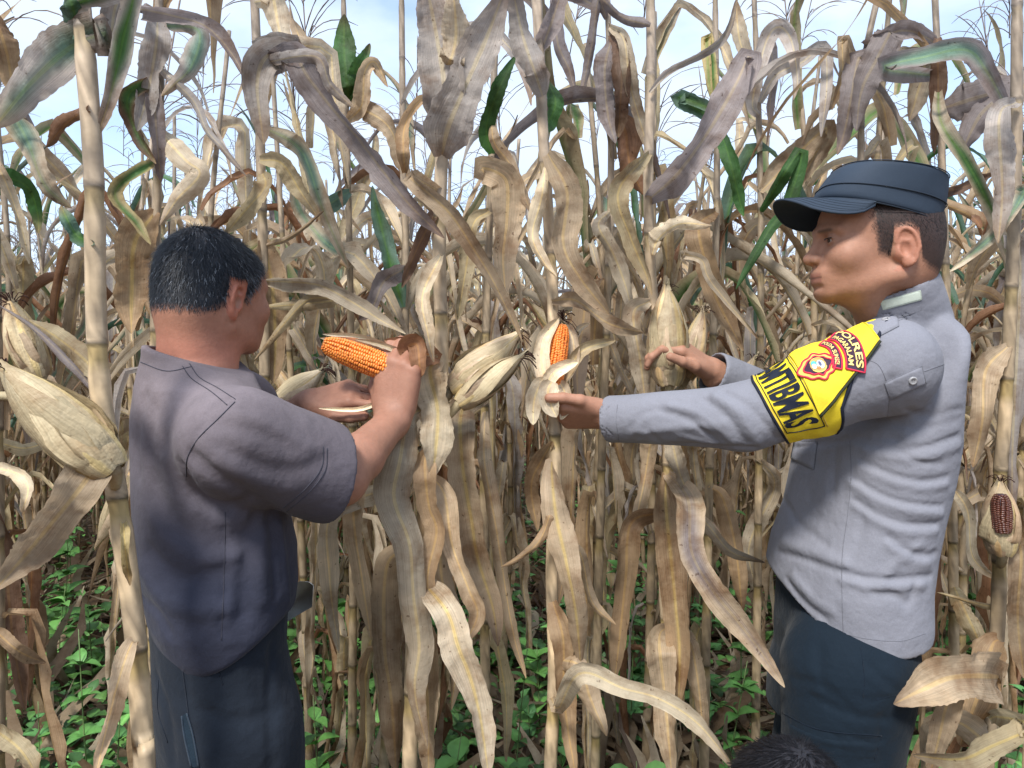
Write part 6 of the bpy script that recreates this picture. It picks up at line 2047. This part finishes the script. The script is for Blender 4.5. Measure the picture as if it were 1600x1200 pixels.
 ('D', [(1046, 980), (1076, 1000), (1090, 1060), (1100, 1160)], 28, 'tan', None, -.03, -.03, .9, 0),
 ('D', [(1040, 640), (1020, 680), (1005, 760), (990, 830)], 26, 'tan', None, .0, .02, .9, 0),
 ('D', [(1016, 470), (990, 490), (1000, 560), (1010, 640)], 30, 'pale', None, .0, .0, .9, 0),
 ('V', [(1120, 210), (1132, 222), (1150, 290), (1162, 338)], 22, 'green', 'green', -.1, -.1, .7, 0),
 ('V', [(1120, 190), (1060, 152), (1100, 166), (1135, 182)], 22, 'bluegreen', 'green', -.1, -.1, .8, 0),
 ('V', [(1119, 170), (1105, 55), (1108, 130), (1116, 162)], 16, 'yellow', 'green', -.02, -.02, .8, 0),
 ('V', [(1118, 330), (1092, 356), (1106, 420), (1122, 472), (1162, 548)], 34, 'bronze', None, -.15, -.15, .6, 0),
 ('V', [(1116, 420), (1062, 398), (1096, 406), (1112, 442), (1186, 530)], 14, 'pale', None, -.2, -.2, 1.1, 0),
 ('V', [(1108, 760), (1130, 780), (1150, 860), (1160, 960)], 30, 'bronze', None, .0, .0, .9, 0),
 ('H', [(1186, 180), (1176, 158), (1196, 68), (1216, 42), (1236, 62), (1246, 122), (1240, 156)], 25, 'grey', None, -.05, -.1, .8, 0),
 ('H', [(1187, 160), (1212, 118), (1252, 98), (1286, 76), (1292, 132), (1283, 214)], 20, 'grey', None, -.05, -.1, .8, 0),
 ('H', [(1188, 330), (1252, 235), (1230, 320), (1200, 362), (1150, 452)], 20, 'green', 'green', -.12, -.12, .7, 0),
 ('H', [(1188, 300), (1290, 200), (1262, 262), (1240, 300)], 34, 'tan', None, .0, .0, .6, 0),
 ('H', [(1188, 140), (1170, 100), (1155, 60), (1150, 0)], 26, 'pale', None, .0, .0, .8, 0),
 ('H', [(1187, 720), (1210, 760), (1170, 860), (1200, 960)], 24, 'pale', None, .1, .1, .9, 0),
 ('K', [(1352, 120), (1392, 48), (1370, 92), (1346, 142), (1338, 205)], 42, 'mauve', None, -.05, -.08, .6, 0),
 ('K', [(1348, 130), (1342, 90), (1322, 195), (1308, 242)], 32, 'mauve', None, -.03, -.05, .8, 0),
 ('K', [(1346, 180), (1318, 60), (1316, 120), (1300, 172)], 20, 'tan', None, .0, .0, .9, 0),
 ('K', [(1350, 100), (1440, 95), (1432, 150), (1420, 190)], 38, 'pale', None, .0, .0, .7, 0),
 ('K', [(1350, 70), (1408, 48), (1450, 60), (1472, 84)], 26, 'mauve', None, -.05, -.05, 1.0, 0),
 ('N', [(1466, 120), (1380, 106), (1440, 90), (1510, 78), (1542, 112), (1575, 172), (1612, 238)], 30, 'mauve', 'bluegreen', -.2, -.25, .8, 0),
 ('N', [(1464, 60), (1466, 150), (1460, 240)], 22, 'brown', None, -.05, -.05, .9, 0),
 ('N', [(1468, 170), (1562, 145), (1530, 182), (1500, 244)], 48, 'mauve', None, -.05, -.05, .6, 0),
 ('N', [(1466, 130), (1470, 190), (1506, 246), (1532, 292), (1556, 342), (1582, 422), (1596, 464)], 20, 'pale', 'green', -.25, -.25, .9, 0),
 ('N', [(1474, 300), (1512, 290), (1560, 265)], 16, 'brown', None, -.1, -.1, 1.3, 0),
 ('N', [(1484, 700), (1450, 740), (1440, 830), (1455, 930)], 30, 'tan', None, .0, .0, .8, 0),
 ('N', [(1488, 760), (1512, 800), (1520, 870), (1560, 908)], 18, 'cream', None, -.1, -.15, 1.0, 0),
 ('R', [(1588, 160), (1562, 182), (1566, 300), (1560, 380)], 34, 'grey', None, -.1, -.1, .8, 0),
 ('R', [(1584, 300), (1600, 300), (1560, 360), (1484, 424)], 20, 'pale', 'bluegreen', -.05, -.1, .9, 0),
 ('R', [(1576, 540), (1540, 580), (1535, 660), (1520, 730)], 34, 'tan', None, -.02, -.02, .8, 0),
 ('N', [(1490, 915), (1506, 950), (1530, 1005), (1536, 1046)], 28, 'straw', None, -.1, -.12, .8, 0),
 ('R', [(1560, 1000), (1550, 1010), (1530, 1080), (1500, 1165)], 46, 'bronze', None, -.02, -.05, .9, 0),
 ('R', [(1560, 1058), (1524, 1056), (1482, 1060), (1440, 1078), (1396, 1100)], 64, 'tan', None, -.2, -.25, .5, 20),
 ('R', [(1552, 1080), (1500, 1075), (1480, 1100), (1468, 1150), (1452, 1215)], 34, 'tan', None, -.2, -.22, .8, 10),
 ('R', [(1550, 1170), (1500, 1130), (1465, 1140), (1440, 1215)], 40, 'pale', None, -.1, -.12, .6, 10),
 ('R', [(1560, 1120), (1612, 1135), (1550, 1166), (1500, 1186), (1425, 1180)], 36, 'straw', 'yellow', -.35, -.4, .7, 10),
 ('R', [(1566, 950), (1600, 950), (1540, 946), (1465, 926)], 11, 'straw', None, -.02, .1, 1.5, 0),
 ('R', [(1570, 820), (1595, 860), (1590, 960), (1600, 1060)], 34, 'tan', None, -.05, -.05, .8, 0),
]

def build_heroes():
    P3, roots, stems = {}, {}, {}
    for key, (label, Y, pl, r0, r1, gap, extra) in STEMS.items():
        top_first = catmull(np.c_[np.array(pl, float), np.zeros(len(pl))], 40)[:, :2]
        pts = np.array([P(a, b, Y) for a, b in top_first])[::-1]         # from the bottom of the picture up
        foot = pts[0].copy()
        d = unit(pts[0] - pts[3]); k = foot[2] / max(-d[2], .2)
        g = foot + d * min(k, .6) * .5; g[2] = -.02
        pts = np.vstack([g, (g + foot) / 2, pts])
        g[1] = Y
        hmax = pts[-1]
        root = empty('corn_plant', (g[0], Y, 0))
        tag(root, label, 'corn plant')
        extra_top = None
        if hmax[2] < 2.35:                                              # carry the stem on above the frame
            dd = unit(pts[-1] - pts[-4]); pts = np.vstack([pts, pts[-1] + dd * .15, pts[-1] + dd * (2.42 - hmax[2]) / max(dd[2], .5)])
        off = .06
        if key == 'A': off = (P(150, 500, Y)[2]) % gap
        if key in 'BCD': off = P(690, 470 if key != 'C' else 380, Y)[2] % gap
        G = Geo(); sp = stalk_geo(G, pts, r0, r1, gap, off, len(key) + ord(key), 12, 1.3 if key in 'ABCD' else 1.0)
        child('stalk', G.mesh('stalk', M['stalk']), root)
        roots[key], stems[key] = root, (pts, Y, top_first)
        tp = Geo(); tassel_geo(tp, pts[-1] - A(0, 0, .02), ord(key), .34, 4, 12); child('tassel', tp.mesh('tassel', M['tassel']), root)
        r = np.random.default_rng(ord(key) * 3)
        for i in range(extra):                                          # leaves of these plants hidden among their neighbours
            kind = ('hang', 'hang', 'mid', 'top', 'hang', 'mid')[i % 6]
            zz = {'hang': r.uniform(.35, 1.1), 'mid': r.uniform(1.15, 1.6), 'top': r.uniform(1.7, 2.1)}[kind]
            q = np.array([np.interp(zz, pts[:, 2], pts[:, k]) for k in range(3)])
            o = link('leaf', LIB[kind][r.integers(len(LIB[kind]))], root)
            az = r.uniform(-.3, PI + .3)
            o.location = tuple(q - np.array(root.location)); o.rotation_euler = (0, 0, az)
            s_ = r.uniform(.8, 1.1); o.scale = (s_ if zz > .7 else zz / .7,) * 3
    for i, (key, pl, w, pal, pal2, d0, d1, kap, roll) in enumerate(LV):
        pts, Y, tf = stems[key]
        r = np.random.default_rng(4000 + i)
        px = np.array(pl, float)
        # start on the stalk a little below the first traced point
        py0 = px[0, 1]
        sx = np.interp(py0, tf[:, 1], tf[:, 0])
        if abs(sx - px[0, 0]) > 6: px = np.vstack([[sx, py0 + min(25, abs(sx - px[0, 0]) * .3)], px])
        c = catmull(np.c_[px, np.zeros(len(px))], 46)
        n = len(c); t = np.linspace(0, 1, n)
        dY = d0 * np.clip(t * 5, 0, 1) + (d1 - d0) * t + .010 * np.sin(t * 7 + r.uniform(0, 6))
        S3 = np.array([P(a, b, Y - .012 + dy) for (a, b, _), dy in zip(c, dY)])
        T = unit(np.gradient(S3, axis=0))
        view = unit(CAM - S3)
        N = unit(view - T * np.sum(view * T, 1)[:, None])
        a = np.radians(roll) * np.sin(t * 4 + r.uniform(0, 3)) + .35 * np.sin(t * r.uniform(4, 8) + r.uniform(0, 6))
        N = N * np.cos(a)[:, None] + np.cross(T, N) * np.sin(a)[:, None]
        hw = w * .54 / FPX * (Y + dY)
        prof = np.clip(.35 + 4.5 * t, 0, 1) * np.clip(1 - t ** 4.5, 0, 1) ** .8 * (1 + .10 * np.sin(t * 13 + r.uniform(0, 6)))
        v, q, u, cc = leaf_geo(S3, N * r.choice([1, 1, -1]), hw * prof + .001, kap + .25 * np.sin(t * 6 + r.uniform(0, 6)), 9,
                               .09 if w > 20 else .05, r.uniform(3, 8), pal, pal2, 4000 + i, r.choice(['bronze', 'brown', pal]), .028)
        child('leaf', make_mesh('leaf', v, q, None, M['leaf'], True, u, cc), roots[key])

    # ---- ears
    def ear(key, b, tpt, Y0, Y1, R, seed, nh=6, peel=None, pal=('husk', 'tan', 'straw'), cob=None, label=None, silk=True, shank=None):
        root = roots[key]
        b3, t3 = P(*b, Y0), P(*tpt, Y1)
        ax = t3 - b3; L = np.linalg.norm(ax)
        s = P(*(shank or b), Y0 if shank is None else stems[key][1])
        q = stems[key][0]; sp_ = q[np.argmin(np.linalg.norm(q - (s - A(0, 0, .02)), axis=1))]
        g = Geo().tube(catmull(np.stack([sp_, (sp_ + b3) / 2 - A(0, 0, .012), b3, b3 + unit(ax) * .02]), 9), np.r_[.006, .007, .0075, .008, .0085, .009, .0095, .010, .010], 8, col=(.42, .35, .22))
        e = child('ear', g.mesh('ear', M['husk']), root)
        if label: e['label'] = label
        if cob:
            core, K = cob_geo(b3 + unit(ax) * L * .03, ax, L * cob[0], cob[1], seed)
            child('cob', core.mesh('cob', M['kernel']), e)
            k = child('kernels', K.mesh('kernels', M['kernel']), e); k['kind'] = 'stuff'
        for v, q_, u, c in ear_parts(b3, ax, L, R, seed, nh, 11, 16, peel, pal):
            child('husk_leaf', make_mesh('husk_leaf', v, q_, None, M['husk'], True, u, c), e)
        if silk:
            r = np.random.default_rng(seed); sg = Geo()
            for i in range(16):
                d = unit(unit(ax) + r.normal(size=3) * .5)
                p0 = b3 + ax * .95
                sg.tube(catmull(np.stack([p0, p0 + d * .02, p0 + d * .035 + A(0, 0, -.015)]), 5), .0009, 3, col=(.045, .02, .015))
            child('silk', sg.mesh('silk', M['tassel']), e)
        return e
    def husk(e, pl, Y0, Y1, w, pal, kap=.8, roll=10, seed=0, flip=1):
        c = catmull(np.c_[np.array(pl, float), np.zeros(len(pl))], 22); t = np.linspace(0, 1, 22)
        S3 = np.array([P(a, b, Y0 + (Y1 - Y0) * x) for (a, b, _), x in zip(c, t)])
        T = unit(np.gradient(S3, axis=0)); view = unit(CAM - S3); N = unit(view - T * np.sum(view * T, 1)[:, None])
        a = np.radians(roll) * np.sin(t * 4 + seed)
        N = (N * np.cos(a)[:, None] + np.cross(T, N) * np.sin(a)[:, None]) * flip
        hw = w * .5 / FPX * (Y0 + (Y1 - Y0) * t) * np.clip(.55 + 3 * t, 0, 1) * np.clip(1 - t ** 4, 0, 1) ** .7 + .0006
        v, q, u, cc = leaf_geo(S3, N, hw, kap, 9, .06, 3, pal, None, 8000 + seed, pal, .03, .5)
        child('husk_leaf', make_mesh('husk_leaf', v, q, None, M['husk'], True, u, cc), e)
    ear('A', (180, 738), (6, 574), .925, .90, .0315, 11, 7, pal=('husk', 'straw', 'husk'), label='large closed ear in straw-coloured husk')
    ear('Z', (64, 590), (16, 470), 1.12, 1.10, .023, 12, 5, pal=('husk', 'tan', 'straw'))
    ear('E', (426, 646), (503, 578), 1.52, 1.50, .026, 13, 6, pal=('pale', 'bluegreen', 'straw'))
    ear('B', (704, 612), (808, 522), 1.40, 1.42, .031, 14, 6, pal=('husk', 'tan', 'huskdark'))
    ear('B', (716, 632), (815, 556), 1.37, 1.38, .024, 15, 6, pal=('tan', 'husk', 'huskdark'))
    # opened ear in the farmer's hand
    e = ear('B', (645, 590), (508, 538), 1.362, 1.325, .027, 16, 0, cob=(1.0, .0235), silk=False, shank=(690, 640), label='opened ear of orange maize')
    husk(e, [(648, 588), (600, 556), (556, 534), (500, 528)], 1.365, 1.335, 17, 'cream', 1.2, 10, 1)
    husk(e, [(650, 580), (610, 545), (560, 526), (504, 522)], 1.375, 1.35, 13, 'pale', 1.2, 10, 2)
    husk(e, [(650, 590), (640, 560), (600, 540), (555, 530)], 1.36, 1.335, 11, 'cream', 1.0, 0, 3)
    husk(e, [(628, 618), (590, 630), (555, 640), (498, 638)], 1.335, 1.33, 9, 'cream', 1.2, 0, 4)
    husk(e, [(645, 600), (662, 560), (650, 540), (600, 532)], 1.375, 1.36, 26, 'rust', .6, 0, 5)
    husk(e, [(622, 618), (646, 625), (660, 640), (668, 672)], 1.37, 1.36, 22, 'pale', .8, 20, 6)
    # opened ear in the officer's near hand
    e = ear('C', (862, 606), (880, 494), 1.452, 1.462, .029, 17, 0, cob=(.86, .0195), silk=True, shank=(866, 650), label='half-husked ear of orange maize')
    husk(e, [(862, 612), (847, 572), (850, 530), (874, 496)], 1.440, 1.450, 30, 'cream', 1.0, 0, 11)
    husk(e, [(866, 606), (893, 570), (896, 535), (884, 500)], 1.462, 1.472, 22, 'pale', 1.0, 0, 12)
    husk(e, [(854, 600), (866, 582), (888, 570), (903, 566)], 1.432, 1.425, 24, 'cream', .7, 0, 13)
    husk(e, [(872, 600), (890, 572), (915, 545), (962, 532)], 1.46, 1.47, 22, 'straw', .9, 10, 14)
    husk(e, [(880, 560), (896, 530), (908, 512), (922, 505)], 1.48, 1.49, 14, 'pale', .9, 10, 15)
    husk(e, [(858, 596), (842, 606), (834, 630), (833, 664)], 1.435, 1.425, 30, 'cream', .7, 0, 16)
    husk(e, [(862, 596), (856, 612), (862, 636), (870, 652)], 1.425, 1.415, 34, 'cream', .7, 10, 17)
    husk(e, [(874, 596), (882, 612), (886, 634), (876, 656)], 1.440, 1.435, 22, 'cream', .9, 10, 18)
    husk(e, [(872, 600), (860, 560), (862, 520), (876, 488)], 1.485, 1.490, 34, 'pale', 1.0, 0, 19, 1)
    # closed ears at the officer's far hand
    ear('D', (1046, 604), (1042, 450), 1.570, 1.580, .041, 18, 7, pal=('husk', 'tan', 'huskdark'), label='closed ear gripped by the far hand')
    ear('D', (1072, 592), (1098, 486), 1.64, 1.65, .027, 19, 6, pal=('husk', 'huskdark', 'tan'))
    ear('V', (1136, 640), (1180, 560), 1.86, 1.86, .026, 20, 5)
    e = ear('R', (1566, 868), (1562, 752), 1.38, 1.385, .031, 21, 6, pal=('bronze', 'tan', 'straw'), label='fat rotting ear with dark kernels showing')
    core, K = cob_geo(P(1566, 830, 1.362), P(1563, 768, 1.362) - P(1566, 830, 1.362), .070, .0165, 22, 14, 18)
    for G_ in (core, K):
        G_.c = [c_ * A(.12, .14, .5) for c_ in G_.c]
    child('cob', core.mesh('cob', M['kernel']), e); k = child('kernels', K.mesh('kernels', M['kernel']), e); k['kind'] = 'stuff'

def build_machete():
    root = empty('machete', tuple(P(440, 950, 1.36)))
    tag(root, "flat grey machete blade sticking out in front of the farmer's waist", 'machete')
    a, b = P(405, 975, 1.38), P(489, 921, 1.34)
    ax = unit(b - a); up = unit(np.cross(ax, A(.2, 1, 0))); 
    if up[2] < 0: up = -up
    nn = np.cross(ax, up)
    prof = [(0, -.016), (0, .016), (.128, .026), (.144, .016), (.149, .006), (.122, -.026), (.06, -.024)]
    V = []
    for s in (-1, 1): V += [a + ax * x + up * y + nn * s * .0011 * (1 if abs(y) < .019 else .3) for x, y in prof]
    n = len(prof)
    T = [(0, i, i + 1) for i in range(1, n - 1)] + [(n, n + i + 1, n + i) for i in range(1, n - 1)]
    Q = [(i, (i + 1) % n, n + (i + 1) % n, n + i) for i in range(n)]
    child('blade', make_mesh('blade', np.array(V), np.array(Q), np.array(T), M['steel'], False), root)
    g = Geo().tube(np.array([a - ax * .115, a - ax * .08, a - ax * .04, a + ax * .004]), np.array([.016, .013, .014, .012]), 10)
    child('handle', g.mesh('handle', M['wood']), root)

build_lib()
build_ground()
build_heroes()
build_machete()
build_field()
build_weeds()
